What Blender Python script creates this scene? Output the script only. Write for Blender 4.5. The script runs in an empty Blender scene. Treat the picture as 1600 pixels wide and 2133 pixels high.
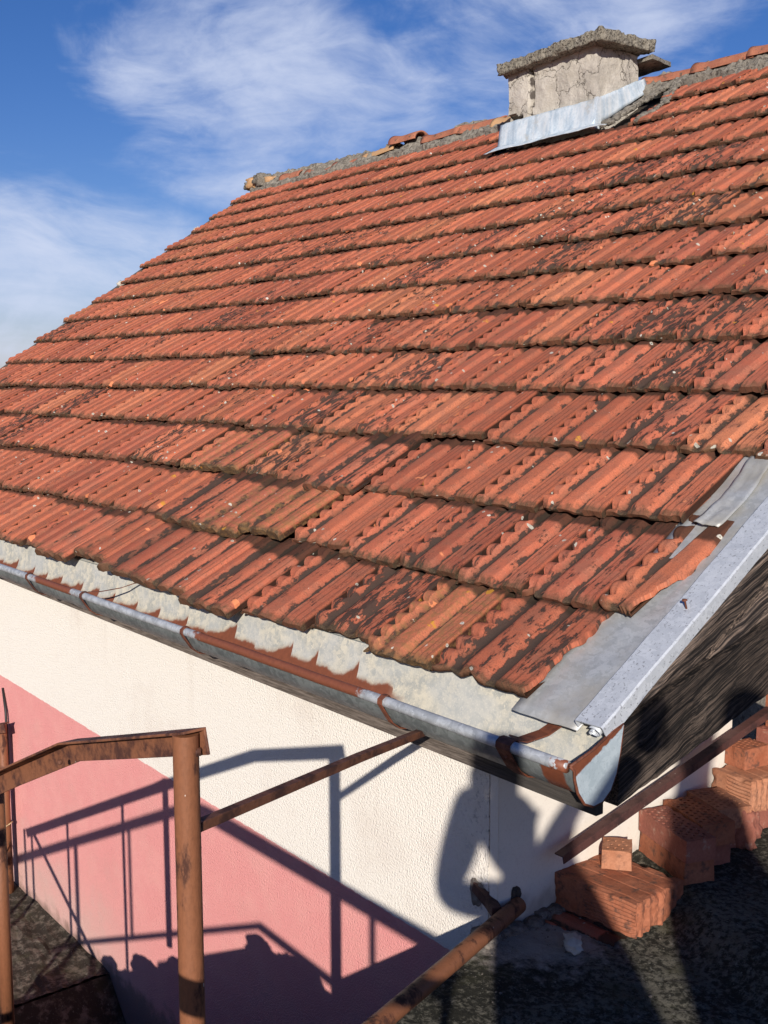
import bpy, bmesh, math, random
from mathutils import Vector, Matrix, noise
random.seed(7)
R = math.radians
scene = bpy.context.scene
COL = scene.collection

# ------------------------------------------------------------------ camera
cam_d = bpy.data.cameras.new('camera')
cam = bpy.data.objects.new('camera', cam_d)
COL.objects.link(cam)
rx, dn, fw = (0.629937, 0.776641, -0.002881), (0.090554, -0.077132, -0.992900), (-0.771349, 0.625204, -0.118916)
cam.matrix_world = Matrix(((rx[0], -dn[0], -fw[0], 1.72944), (rx[1], -dn[1], -fw[1], -1.67178),
                           (rx[2], -dn[2], -fw[2], 0.67337), (0, 0, 0, 1)))
cam_d.sensor_fit = 'VERTICAL'
cam_d.sensor_height = 36.0
cam_d.sensor_width = 27.0
cam_d.lens = 36.0 * 2303.15 / 2133.0
cam_d.clip_start = 0.02
cam_d.clip_end = 4000
scene.camera = cam

# ------------------------------------------------------------------ light, sky, exposure
SUN = Vector((-0.66270, 0.66963, -0.33529))          # the way the sunlight travels
world = bpy.data.worlds.new('World')
scene.world = world
world.use_nodes = True
SKY_STRENGTH = 0.068
SUN_STRENGTH = 5.0

sun_d = bpy.data.lights.new('sun', 'SUN')
sun_d.energy = SUN_STRENGTH
sun_d.angle = R(0.53)
sun_d.color = (1.0, 0.93, 0.84)
sun = bpy.data.objects.new('sun', sun_d)
COL.objects.link(sun)
sun.rotation_euler = SUN.to_track_quat('-Z', 'Y').to_euler()

vs = scene.view_settings
vs.view_transform = 'Standard'
vs.look = 'None'
vs.exposure = 0.20
vs.gamma = 1.0
vs.use_curve_mapping = False


class NT:
    """small helper for wiring node trees"""
    def __init__(self, tree):
        self.t = tree
        self.t.nodes.clear()

    def n(self, typ, **kw):
        nd = self.t.nodes.new(typ)
        ins = kw.pop('ins', {})
        for k, v in kw.items():
            setattr(nd, k, v)
        for k, v in ins.items():
            self.put(nd.inputs[k], v)
        return nd

    def put(self, sock, v):
        if isinstance(v, bpy.types.NodeSocket):
            self.t.links.new(v, sock)
        else:
            sock.default_value = v

    def m(self, op, a, b=0.0, c=None, clamp=False):
        nd = self.t.nodes.new('ShaderNodeMath')
        nd.operation = op
        nd.use_clamp = clamp
        self.put(nd.inputs[0], a)
        self.put(nd.inputs[1], b)
        if c is not None:
            self.put(nd.inputs[2], c)
        return nd.outputs[0]

    def v(self, op, a, b=(0, 0, 0)):
        nd = self.t.nodes.new('ShaderNodeVectorMath')
        nd.operation = op
        self.put(nd.inputs[0], a)
        if op == 'SCALE':
            self.put(nd.inputs['Scale'], b)
        else:
            self.put(nd.inputs[1], b)
        return nd.outputs['Value'] if op in ('DOT_PRODUCT', 'LENGTH', 'DISTANCE') else nd.outputs[0]

    def ss(self, x, lo, hi, a=0.0, b=1.0):
        nd = self.t.nodes.new('ShaderNodeMapRange')
        nd.interpolation_type = 'SMOOTHSTEP'
        for i, val in enumerate((x, lo, hi, a, b)):
            self.put(nd.inputs[i], val)
        return nd.outputs[0]

    def mix(self, fac, a, b, typ='MIX'):
        nd = self.t.nodes.new('ShaderNodeMix')
        nd.data_type = 'RGBA'
        nd.blend_type = typ
        nd.clamp_factor = True
        self.put(nd.inputs[0], fac)
        for s, val in ((6, a), (7, b)):
            if isinstance(val, tuple) and len(val) == 3:
                val = val + (1.0,)
            self.put(nd.inputs[s], val)
        return nd.outputs[2]

    def noise(self, vec, scale, detail=4.0, rough=0.55, dist=0.0, out=0):
        nd = self.t.nodes.new('ShaderNodeTexNoise')
        self.put(nd.inputs['Vector'], vec)
        self.put(nd.inputs['Scale'], scale)
        self.put(nd.inputs['Detail'], detail)
        self.put(nd.inputs['Roughness'], rough)
        self.put(nd.inputs['Distortion'], dist)
        return nd.outputs[out]

    def vor(self, vec, scale, feature='F1', out=0, rnd=1.0):
        nd = self.t.nodes.new('ShaderNodeTexVoronoi')
        nd.feature = feature
        self.put(nd.inputs['Vector'], vec)
        self.put(nd.inputs['Scale'], scale)
        self.put(nd.inputs['Randomness'], rnd)
        return nd.outputs[out]

    def xyz(self, vec):
        nd = self.t.nodes.new('ShaderNodeSeparateXYZ')
        self.put(nd.inputs[0], vec)
        return nd.outputs

    def comb(self, x, y, z):
        nd = self.t.nodes.new('ShaderNodeCombineXYZ')
        for i, val in enumerate((x, y, z)):
            self.put(nd.inputs[i], val)
        return nd.outputs[0]

    def bump(self, h, strength=0.5, dist=0.01, normal=None):
        nd = self.t.nodes.new('ShaderNodeBump')
        self.put(nd.inputs['Height'], h)
        self.put(nd.inputs['Strength'], strength)
        self.put(nd.inputs['Distance'], dist)
        if normal is not None:
            self.put(nd.inputs['Normal'], normal)
        return nd.outputs[0]

    def out(self, color, rough=0.9, metallic=0.0, normal=None, spec=0.3):
        b = self.t.nodes.new('ShaderNodeBsdfPrincipled')
        if isinstance(color, tuple) and len(color) == 3:
            color = color + (1.0,)
        self.put(b.inputs['Base Color'], color)
        self.put(b.inputs['Roughness'], rough)
        self.put(b.inputs['Metallic'], metallic)
        self.put(b.inputs['Specular IOR Level'], spec)
        if normal is not None:
            self.put(b.inputs['Normal'], normal)
        o = self.t.nodes.new('ShaderNodeOutputMaterial')
        self.t.links.new(b.outputs[0], o.inputs[0])


def mat(name):
    m = bpy.data.materials.new(name)
    m.use_nodes = True
    return m, NT(m.node_tree)


# sky with wispy cloud
def build_world():
    g = NT(world.node_tree)
    sky = g.n('ShaderNodeTexSky', sky_type='NISHITA')
    sky.sun_disc = False
    sky.sun_elevation = R(19.6)
    sky.sun_rotation = math.atan2(-SUN.x, -SUN.y)
    sky.altitude = 300
    sky.air_density = 1.0
    sky.dust_density = 0.35
    sky.ozone_density = 2.5
    hs = g.n('ShaderNodeHueSaturation', ins={'Saturation': 1.28, 'Value': 1.0, 'Color': sky.outputs[0]})
    tint = g.mix(1.0, hs.outputs[0], (0.80, 0.78, 1.12), 'MULTIPLY')
    bg = g.n('ShaderNodeBackground', ins={'Color': tint, 'Strength': SKY_STRENGTH})
    d = g.n('ShaderNodeTexCoord').outputs['Generated']
    x, y, z = g.xyz(d)
    az = g.m('ARCTAN2', x, y)
    p = g.comb(az, g.m('MULTIPLY', z, 1.7), 0.0)
    warp = g.noise(p, 3.0, 3.0, 0.5, out=1)
    pw = g.v('ADD', p, g.v('SCALE', g.v('SUBTRACT', warp, (0.5, 0.5, 0.5)), 0.16))
    n1 = g.noise(pw, 7.0, 9.0, 0.60, 0.35)
    n2 = g.noise(g.v('MULTIPLY', pw, (1.0, 1.7, 1.0)), 15.0, 8.0, 0.62, 0.5)
    base = g.m('MULTIPLY', g.ss(g.noise(p, 1.7, 2.0), 0.45, 0.75), 0.45)
    cov = base
    for (cx, cy, ax, ay, w) in ((-1.01, 0.262, 0.17, 0.085, 0.90), (-0.86, 0.235, 0.24, 0.085, 0.75), (-1.19, 0.10, 0.20, 0.075, 0.9),
                                (-0.95, 0.185, 0.20, 0.06, 0.75), (-0.74, 0.305, 0.18, 0.055, 0.72), (-1.13, 0.03, 0.25, 0.05, 0.75)):
        dx = g.m('DIVIDE', g.m('SUBTRACT', az, cx), ax)
        dy = g.m('DIVIDE', g.m('SUBTRACT', z, cy), ay)
        r2 = g.m('ADD', g.m('MULTIPLY', dx, dx), g.m('MULTIPLY', dy, dy))
        cov = g.m('MAXIMUM', cov, g.m('MULTIPLY', g.ss(r2, 1.5, 0.0), w))
    dens = g.m('ADD', g.m('MULTIPLY', n1, 0.74), g.m('MULTIPLY', n2, 0.26))
    dens = g.m('ADD', dens, g.m('MULTIPLY', g.m('SUBTRACT', cov, 0.5), 0.42))
    mask = g.m('MULTIPLY', g.ss(dens, 0.40, 0.82), 0.86)
    low = g.ss(z, 0.16, 0.0, 0.0, 0.30)
    mask = g.m('MAXIMUM', mask, low)
    cl = g.n('ShaderNodeBackground', ins={'Color': (0.68, 0.75, 0.94, 1), 'Strength': 0.84})
    mx = g.n('ShaderNodeMixShader')
    g.put(mx.inputs[0], mask)
    g.t.links.new(bg.outputs[0], mx.inputs[1])
    g.t.links.new(cl.outputs[0], mx.inputs[2])
    o = g.n('ShaderNodeOutputWorld')
    g.t.links.new(mx.outputs[0], o.inputs[0])


build_world()

# ------------------------------------------------------------------ object helpers
def tag(o, label=None, cat=None, group=None, kind=None):
    for k, v in (('label', label), ('category', cat), ('group', group), ('kind', kind)):
        if v:
            o[k] = v
    return o


def empty(name, loc, label, cat, group=None, rz=0.0):
    o = bpy.data.objects.new(name, None)
    o.empty_display_size = 0.1
    COL.objects.link(o)
    o.location = loc
    o.rotation_euler = (0, 0, rz)
    return tag(o, label, cat, group)


def link(name, me, material=None, parent=None, world_space=True):
    """link a mesh; with a parent the mesh data stays in world coordinates"""
    o = bpy.data.objects.new(name, me)
    COL.objects.link(o)
    if material is not None and not me.materials:
        me.materials.append(material)
    if parent is not None:
        o.parent = parent
        if world_space:
            pm, q = Matrix.Identity(4), parent
            chain = []
            while q is not None:
                chain.append(q)
                q = q.parent
            for q in reversed(chain):
                pm = pm @ q.matrix_parent_inverse @ q.matrix_basis
            o.matrix_parent_inverse = pm.inverted()
    return o


def mesh(name, verts, faces, smooth=False, uvs=None):
    me = bpy.data.meshes.new(name)
    me.from_pydata([tuple(v) for v in verts], [], faces)
    if smooth:
        me.shade_smooth()
    me.update()
    return me


class MB:
    """collects verts and faces"""
    def __init__(self):
        self.v, self.f = [], []

    def add(self, verts, faces):
        o = len(self.v)
        self.v += [Vector(p) for p in verts]
        self.f += [tuple(i + o for i in f) for f in faces]
        return self

    def hexa(self, p):
        """8 corners: bottom ring 0-3, top ring 4-7"""
        return self.add(p, [(3, 2, 1, 0), (4, 5, 6, 7), (0, 1, 5, 4), (1, 2, 6, 5), (2, 3, 7, 6), (3, 0, 4, 7)])

    def box(self, a, b):
        (x0, y0, z0), (x1, y1, z1) = a, b
        return self.hexa([(x0, y0, z0), (x1, y0, z0), (x1, y1, z0), (x0, y1, z0), (x0, y0, z1), (x1, y0, z1), (x1, y1, z1), (x0, y1, z1)])

    def tube(self, pts, r, n=12, caps=True):
        pts = [Vector(p) for p in pts]
        rs = r if isinstance(r, (list, tuple)) else [r] * len(pts)
        up = None
        vs_, fs = [], []
        for i, p in enumerate(pts):
            t = (pts[min(i + 1, len(pts) - 1)] - pts[max(i - 1, 0)]).normalized()
            if up is None:
                up = Vector((0, 0, 1)) if abs(t.z) < 0.9 else Vector((1, 0, 0))
            a = t.cross(up).normalized()
            up = a.cross(t).normalized()
            for k in range(n):
                an = 2 * math.pi * k / n
                vs_.append(p + (a * math.cos(an) + up * math.sin(an)) * rs[i])
        for i in range(len(pts) - 1):
            for k in range(n):
                k2 = (k + 1) % n
                fs.append((i * n + k, i * n + k2, (i + 1) * n + k2, (i + 1) * n + k))
        if caps:
            fs.append(tuple(reversed(range(n))))
            fs.append(tuple((len(pts) - 1) * n + k for k in range(n)))
        return self.add(vs_, fs)

    def sweep(self, pts, prof, side, closed=True, upv=(0, 0, 1)):
        """sweep a 2D profile (s, u) along points; s runs along `side`-ish horizontal, u along up"""
        pts = [Vector(p) for p in pts]
        n = len(prof)
        vs_, fs = [], []
        for i, p in enumerate(pts):
            t = (pts[min(i + 1, len(pts) - 1)] - pts[max(i - 1, 0)]).normalized()
            s = t.cross(Vector(upv)).normalized()
            u = s.cross(t).normalized()
            for (a, b) in prof:
                vs_.append(p + s * a + u * b)
        m = n if closed else n - 1
        for i in range(len(pts) - 1):
            for k in range(m):
                k2 = (k + 1) % n
                fs.append((i * n + k, i * n + k2, (i + 1) * n + k2, (i + 1) * n + k))
        if closed:
            fs.append(tuple(reversed(range(n))))
            fs.append(tuple((len(pts) - 1) * n + k for k in range(n)))
        return self.add(vs_, fs)

    def me(self, name, smooth=False):
        me = mesh(name, self.v, self.f)
        bm = bmesh.new()
        bm.from_mesh(me)
        bmesh.ops.recalc_face_normals(bm, faces=bm.faces)
        bm.to_mesh(me)
        bm.free()
        if smooth:
            me.shade_smooth()
        return me

    def obj(self, name, material, parent=None, smooth=False, bevel=0.0, seg=2):
        o = link(name, self.me(name, smooth), material, parent)
        if bevel:
            b = o.modifiers.new('bevel', 'BEVEL')
            b.width = bevel
            b.segments = seg
            b.limit_method = 'ANGLE'
            b.angle_limit = R(40)
        return o


def gridbox(sx, sy, sz, nx, ny, nz, fn=None):
    """closed box surface of grid quads, centred on the base; fn moves each point"""
    idx, v, f = {}, [], []

    def pt(i, j, k):
        key = (i, j, k)
        if key not in idx:
            p = Vector((sx * (i / nx - 0.5), sy * (j / ny - 0.5), sz * k / nz))
            if fn:
                p = fn(p)
            idx[key] = len(v)
            v.append(p)
        return idx[key]
    for i in range(nx):
        for j in range(ny):
            f.append((pt(i, j, 0), pt(i, j + 1, 0), pt(i + 1, j + 1, 0), pt(i + 1, j, 0)))
            f.append((pt(i, j, nz), pt(i + 1, j, nz), pt(i + 1, j + 1, nz), pt(i, j + 1, nz)))
    for i in range(nx):
        for k in range(nz):
            f.append((pt(i, 0, k), pt(i + 1, 0, k), pt(i + 1, 0, k + 1), pt(i, 0, k + 1)))
            f.append((pt(i, ny, k), pt(i, ny, k + 1), pt(i + 1, ny, k + 1), pt(i + 1, ny, k)))
    for j in range(ny):
        for k in range(nz):
            f.append((pt(0, j, k), pt(0, j, k + 1), pt(0, j + 1, k + 1), pt(0, j + 1, k)))
            f.append((pt(nx, j, k), pt(nx, j + 1, k), pt(nx, j + 1, k + 1), pt(nx, j, k + 1)))
    return v, f


def lump(sx, sy, sz, seed, amp=0.25, freq=2.2, n=6, round_=0.7):
    """an irregular stone / mortar lump mesh, base at z = 0"""
    off = Vector((seed * 3.7, seed * 1.3, seed * 5.1))
    h = Vector((sx / 2, sy / 2, sz / 2))

    def fn(p):
        q = Vector((p.x / h.x, p.y / h.y, (p.z - h.z) / h.z))
        s = q.normalized() * 1.15
        q = q.lerp(s, round_)
        d = 1 + amp * (noise.noise(q * freq + off) + 0.5 * noise.noise(q * freq * 2.3 + off))
        q = q * d
        return Vector((q.x * h.x, q.y * h.y, max(q.z * h.z + h.z, 0.0)))
    return gridbox(sx, sy, sz, n, n, n, fn)


TH = math.atan2(0.52405, 0.85168)           # roof pitch 31.6 degrees
CT, ST = math.cos(TH), math.sin(TH)


def rp(u, v, o=0.0):
    """point on the roof: u along the eave, v up the slope, o off the slope"""
    return Vector((u, v * CT - o * ST, v * ST + o * CT))


# ------------------------------------------------------------------ materials
def tile_material(name, joined):
    m, g = mat(name)
    if joined:
        att = g.n('ShaderNodeAttribute', attribute_type='GEOMETRY', attribute_name='tint')
        tint = att.outputs['Color']
        rnd_o = g.n('ShaderNodeNewGeometry').outputs['Random Per Island']
    else:
        oi = g.n('ShaderNodeObjectInfo')
        tint = oi.outputs['Color']
        rnd_o = oi.outputs['Random']
    hue, dark, moss = g.xyz(tint)
    uv = g.n('ShaderNodeUVMap', uv_map='UVMap').outputs[0]
    t, l, _ = g.xyz(uv)                        # t across 0..1, l along 0..1
    P = g.comb(g.m('MULTIPLY', t, 0.232), g.m('MULTIPLY', l, 0.36), g.m('MULTIPLY', rnd_o, 37.0))
    base = g.n('ShaderNodeValToRGB', ins={'Fac': hue})
    cr = base.color_ramp
    cr.elements[0].color = (0.35, 0.097, 0.058, 1)
    cr.elements[1].color = (0.48, 0.170, 0.085, 1)
    e = cr.elements.new(0.35); e.color = (0.43, 0.122, 0.068, 1)
    e = cr.elements.new(0.7); e.color = (0.46, 0.138, 0.073, 1)
    col = base.outputs[0]
    stretch = g.v('MULTIPLY', P, (1.0, 0.30, 1.0))
    n_mid = g.noise(P, 26.0, 5.0, 0.6)
    col = g.mix(g.ss(n_mid, 0.45, 0.75, 0.0, 0.55), col, (0.38, 0.140, 0.085))
    n_str = g.noise(stretch, 55.0, 5.0, 0.65)
    col = g.mix(g.ss(n_str, 0.5, 0.8, 0.0, 0.45), col, (0.56, 0.165, 0.085))
    n_fine = g.noise(P, 420.0, 3.0, 0.6)
    col = g.mix(g.ss(g.noise(P, 15.0, 5.0, 0.65), 0.44, 0.68, 0.0, 0.52), col, (0.27, 0.118, 0.078))
    col = g.mix(g.ss(n_fine, 0.50, 0.68, 0.0, 0.55), col, (0.24, 0.075, 0.05))
    spk = g.ss(g.noise(P, 250.0, 4.0, 0.72), 0.50, 0.62)
    col = g.mix(g.m('MULTIPLY', spk, g.ss(n_mid, 0.30, 0.60, 0.18, 0.62)), col, (0.185, 0.074, 0.046))
    lsp = g.ss(g.noise(g.v('ADD', P, (2.0, 7.0, 0.0)), 230.0, 3.0, 0.7), 0.60, 0.70)
    col = g.mix(g.m('MULTIPLY', lsp, 0.45), col, (0.58, 0.27, 0.17))
    # brown dust in the troughs
    v1 = g.m('SUBTRACT', 1.0, g.m('ABSOLUTE', g.m('DIVIDE', g.m('SUBTRACT', t, 0.262), 0.085)), clamp=True)
    v2 = g.m('SUBTRACT', 1.0, g.m('ABSOLUTE', g.m('DIVIDE', g.m('SUBTRACT', t, 0.660), 0.072)), clamp=True)
    groove = g.ss(g.m('ABSOLUTE', g.m('SUBTRACT', g.m('FRACT', g.m('MULTIPLY', g.m('SUBTRACT', t, 0.755), 12.2)), 0.5)), 0.16, 0.02)
    groove = g.m('MULTIPLY', groove, g.m('MULTIPLY', g.ss(t, 0.765, 0.775), g.ss(t, 0.985, 0.975)))
    val = g.ss(g.m('MAXIMUM', v1, v2), 0.0, 0.60)
    col = g.mix(g.m('MULTIPLY', g.m('MULTIPLY', val, g.ss(g.m('ADD', n_str, g.m('MULTIPLY', g.m('SUBTRACT', g.noise(P, 9.0, 2.0), 0.5), 0.8)), 0.22, 0.56)), 0.80), col, (0.115, 0.060, 0.040))
    col = g.mix(g.m('MULTIPLY', groove, g.ss(n_str, 0.25, 0.6, 0.15, 0.75)), col, (0.13, 0.055, 0.035))
    col = g.mix(g.ss(t, 1.015, 1.055, 0.0, 0.93), col, (0.018, 0.012, 0.009))  # joint shade painted dark on the lower part of the side lip
    # shade of the gap painted into the notches along the joint
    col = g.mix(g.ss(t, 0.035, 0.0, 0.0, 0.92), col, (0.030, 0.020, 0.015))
    val_t = g.m('ADD', 0.93, g.m('MULTIPLY', g.m('FRACT', g.m('MULTIPLY', g.m('ADD', hue, g.m('MULTIPLY', moss, 3.7)), 9.31)), 0.30))
    col = g.mix(1.0, col, g.comb(val_t, val_t, val_t), 'MULTIPLY')
    # black crust
    n_blk = g.noise(g.v('MULTIPLY', P, (1.0, 0.30, 1.0)), 62.0, 8.0, 0.70)
    n_big = g.noise(P, 7.0, 2.0, 0.5)
    crust = g.m('ADD', g.m('MULTIPLY', val, 0.40), g.m('ADD', g.m('MULTIPLY', g.ss(n_blk, 0.34, 0.66), 0.55), g.m('MULTIPLY', n_big, 0.36)))
    crust = g.m('ADD', crust, g.m('MULTIPLY', dark, 0.66))
    k_blk = g.ss(crust, 0.93, 1.05)
    col = g.mix(g.m('MULTIPLY', k_blk, 0.93), col, g.mix(n_fine, (0.025, 0.020, 0.018), (0.075, 0.055, 0.045)))
    # small pits of crust
    pit = g.ss(g.noise(P, 210.0, 3.0, 0.7), 0.60, 0.67)
    col = g.mix(g.m('MULTIPLY', pit, g.m('MULTIPLY', g.ss(n_mid, 0.40, 0.62), g.m('ADD', 0.25, dark))), col, (0.06, 0.035, 0.028))
    # mossy grey brown edge at the lower end and on the end face
    n_ms = g.noise(P, 60.0, 5.0, 0.65)
    edge = g.ss(g.m('ADD', l, g.m('MULTIPLY', g.m('SUBTRACT', n_ms, 0.5), 0.20)), 0.075, 0.0)
    mosscol = g.mix(g.ss(n_fine, 0.35, 0.7), (0.045, 0.032, 0.020), (0.135, 0.095, 0.055))
    col = g.mix(g.m('MULTIPLY', edge, g.m('ADD', 0.62, g.m('MULTIPLY', moss, 0.38))), col, mosscol)
    allm = g.ss(g.m('ADD', n_ms, g.m('MULTIPLY', moss, 0.5)), 0.88, 1.1, 0.0, 0.6)
    col = g.mix(allm, col, (0.24, 0.135, 0.055))
    # dark gap under the overlap, its shade painted into the colour
    lap_shade = g.ss(g.m('ADD', l, g.m('MULTIPLY', g.m('SUBTRACT', n_ms, 0.5), 0.05)), 0.735, 0.785)
    col = g.mix(g.m('MULTIPLY', lap_shade, 0.85), col, (0.030, 0.022, 0.016))
    # flaked bright patches
    fl = g.ss(g.m('ADD', g.noise(P, 11.0, 2.0, 0.4), g.m('MULTIPLY', g.noise(P, 60.0, 3.0), 0.12)), 0.80, 0.815)
    col = g.mix(g.m('MULTIPLY', fl, 0.9), col, (0.70, 0.24, 0.11))
    # pale lichen discs
    wob = g.v('ADD', P, g.v('SCALE', g.noise(P, 90.0, 2.0, out=1), 0.010))
    vd = g.t.nodes.new('ShaderNodeTexVoronoi')
    vd.feature = 'F1'
    g.put(vd.inputs['Vector'], wob)
    g.put(vd.inputs['Scale'], 36.0)
    ds, pc = vd.outputs[0], vd.outputs[1]
    pr, pg, pb = g.xyz(pc)
    rad = g.m('MULTIPLY', g.m('SUBTRACT', pr, 0.55), 0.50)
    clus = g.ss(g.noise(g.v('ADD', P, (5.0, 2.0, 0.0)), 6.0, 3.0, 0.6), 0.46, 0.60, -0.16, 0.03)
    rad = g.m('ADD', rad, clus)
    dsc = g.ss(g.m('SUBTRACT', ds, rad), 0.03, 0.0)
    ring = g.ss(g.m('SUBTRACT', ds, g.m('MULTIPLY', rad, 0.45)), 0.04, 0.0)
    lcol = g.mix(g.m('MULTIPLY', ring, g.ss(pg, 0.4, 0.6)), g.mix(pb, (0.60, 0.58, 0.50), (0.40, 0.38, 0.31)), (0.20, 0.19, 0.16))
    col = g.mix(g.m('MULTIPLY', dsc, 0.9), col, lcol)
    # small orange lichen
    vd2 = g.t.nodes.new('ShaderNodeTexVoronoi')
    g.put(vd2.inputs['Vector'], g.v('ADD', wob, (3.1, 1.7, 0.0)))
    g.put(vd2.inputs['Scale'], 17.0)
    p2 = g.xyz(vd2.outputs[1])[0]
    d2 = g.ss(g.m('SUBTRACT', vd2.outputs[0], g.m('MULTIPLY', g.m('SUBTRACT', p2, 0.86), 1.3)), 0.03, 0.0)
    col = g.mix(g.m('MULTIPLY', d2, g.ss(n_ms, 0.42, 0.55, 0.0, 0.85)), col, (0.52, 0.25, 0.035))
    h = g.m('ADD', g.m('MULTIPLY', n_blk, 0.6), g.m('ADD', g.m('MULTIPLY', n_fine, 0.35), g.m('MULTIPLY', k_blk, 0.25)))
    g.out(col, 0.92, normal=g.bump(h, 0.75, 0.005), spec=0.12)
    return m


M = {}
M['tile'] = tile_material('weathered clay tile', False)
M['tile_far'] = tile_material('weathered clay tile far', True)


def simple_noise_mat(name, c1, c2, scale=8.0, rough=0.9, bump=0.4, bscale=120.0, bdist=0.004, c3=None, t3=(0.6, 0.75), metallic=0.0, s3=None):
    m, g = mat(name)
    P = g.n('ShaderNodeTexCoord').outputs['Object']
    n = g.noise(P, scale, 6.0, 0.6)
    f = g.noise(P, bscale, 4.0, 0.6)
    col = g.mix(g.ss(n, 0.3, 0.7), c1, c2)
    col = g.mix(g.ss(f, 0.35, 0.75, 0.0, 0.4), col, tuple(x * 0.55 for x in c1))
    if c3:
        n3 = g.noise(P, s3 or scale * 3.1, 6.0, 0.65)
        col = g.mix(g.ss(n3, *t3), col, c3)
    g.out(col, rough, metallic, g.bump(g.m('ADD', g.m('MULTIPLY', f, 0.6), n), bump, bdist))
    return m


def stucco(name, split):
    m, g = mat(name)
    P = g.n('ShaderNodeTexCoord').outputs['Object']
    x, y, z = g.xyz(P)
    cream = (0.81, 0.760, 0.685)
    pink = (0.72, 0.295, 0.28)
    big = g.noise(P, 1.6, 4.0, 0.55)
    mid = g.noise(P, 9.0, 5.0, 0.6)
    cell = g.vor(P, 190.0)
    fine = g.noise(P, 160.0, 3.0, 0.60)
    rough_h = g.m('ADD', g.m('MULTIPLY', cell, -0.5), g.m('MULTIPLY', fine, 1.0))
    cr = g.mix(g.ss(big, 0.35, 0.7, 0.0, 0.5), cream, (0.80, 0.745, 0.66))
    if split:
        line = g.m('ADD', z, g.m('MULTIPLY', x, 0.0186))
        wob = g.m('MULTIPLY', g.m('SUBTRACT', g.noise(P, 35.0, 2.0), 0.5), 0.008)
        k = g.ss(g.m('ADD', line, wob), -0.786, -0.790)
        pk = g.mix(g.ss(mid, 0.35, 0.7, 0.0, 0.5), pink, (0.76, 0.36, 0.325))
        # washed out lower down near the paving, on the far side
        fade = g.m('MULTIPLY', g.ss(g.m('ADD', z, g.m('MULTIPLY', g.m('SUBTRACT', mid, 0.5), 0.5)), -1.30, -1.75), g.ss(x, -1.7, -2.6))
        pk = g.mix(g.m('MULTIPLY', fade, 0.75), pk, (0.60, 0.42, 0.36))
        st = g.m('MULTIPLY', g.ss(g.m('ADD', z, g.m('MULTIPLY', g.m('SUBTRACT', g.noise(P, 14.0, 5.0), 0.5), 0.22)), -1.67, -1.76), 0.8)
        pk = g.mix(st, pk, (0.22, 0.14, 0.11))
        cr = g.mix(k, cr, pk)
        strk = g.ss(g.noise(g.v('MULTIPLY', P, (1.0, 1.0, 0.06)), 16.0, 4.0, 0.6), 0.56, 0.74)
        strk = g.m('MULTIPLY', strk, g.ss(g.m('ADD', z, g.m('MULTIPLY', g.noise(P, 2.5, 2.0), 0.6)), -0.55, 0.0))
        cr = g.mix(g.m('MULTIPLY', strk, 0.13), cr, (0.46, 0.36, 0.27))
        cr = g.mix(g.ss(g.noise(P, 3.0, 5.0, 0.6), 0.52, 0.72, 0.0, 0.16), cr, (0.46, 0.33, 0.27))
        # grey weathering spots by the corner
        sp = g.m('MULTIPLY', g.ss(x, -0.26, -0.10), g.ss(g.noise(P, 75.0, 5.0, 0.7), 0.52, 0.68))
        cr = g.mix(g.m('MULTIPLY', sp, 0.80), cr, (0.25, 0.23, 0.21))
        pock = g.ss(g.noise(P, 60.0, 3.0, 0.7), 0.74, 0.80, 0.0, 0.5)
        cr = g.mix(pock, cr, (0.36, 0.24, 0.18))
    else:
        cr = g.mix(g.ss(mid, 0.4, 0.75, 0.0, 0.5), (0.74, 0.68, 0.60), (0.66, 0.62, 0.55))
        dirt = g.ss(g.m('ADD', z, g.m('MULTIPLY', g.m('SUBTRACT', g.noise(P, 18.0, 5.0), 0.5), 0.18)), -0.58, -0.68, 0.0, 0.7)
        cr = g.mix(dirt, cr, (0.30, 0.26, 0.22))
        rough_h = g.m('ADD', g.m('MULTIPLY', mid, 0.8), g.m('MULTIPLY', fine, 0.2))
    cr = g.mix(g.ss(fine, 0.50, 0.72, 0.0, 0.20), cr, (0.46, 0.37, 0.30))
    g.out(cr, 0.95, normal=g.bump(rough_h, 0.8 if split else 0.25, 0.005), spec=0.1)
    return m


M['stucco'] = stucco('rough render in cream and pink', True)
M['plaster'] = stucco('smooth pale plaster', False)


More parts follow.
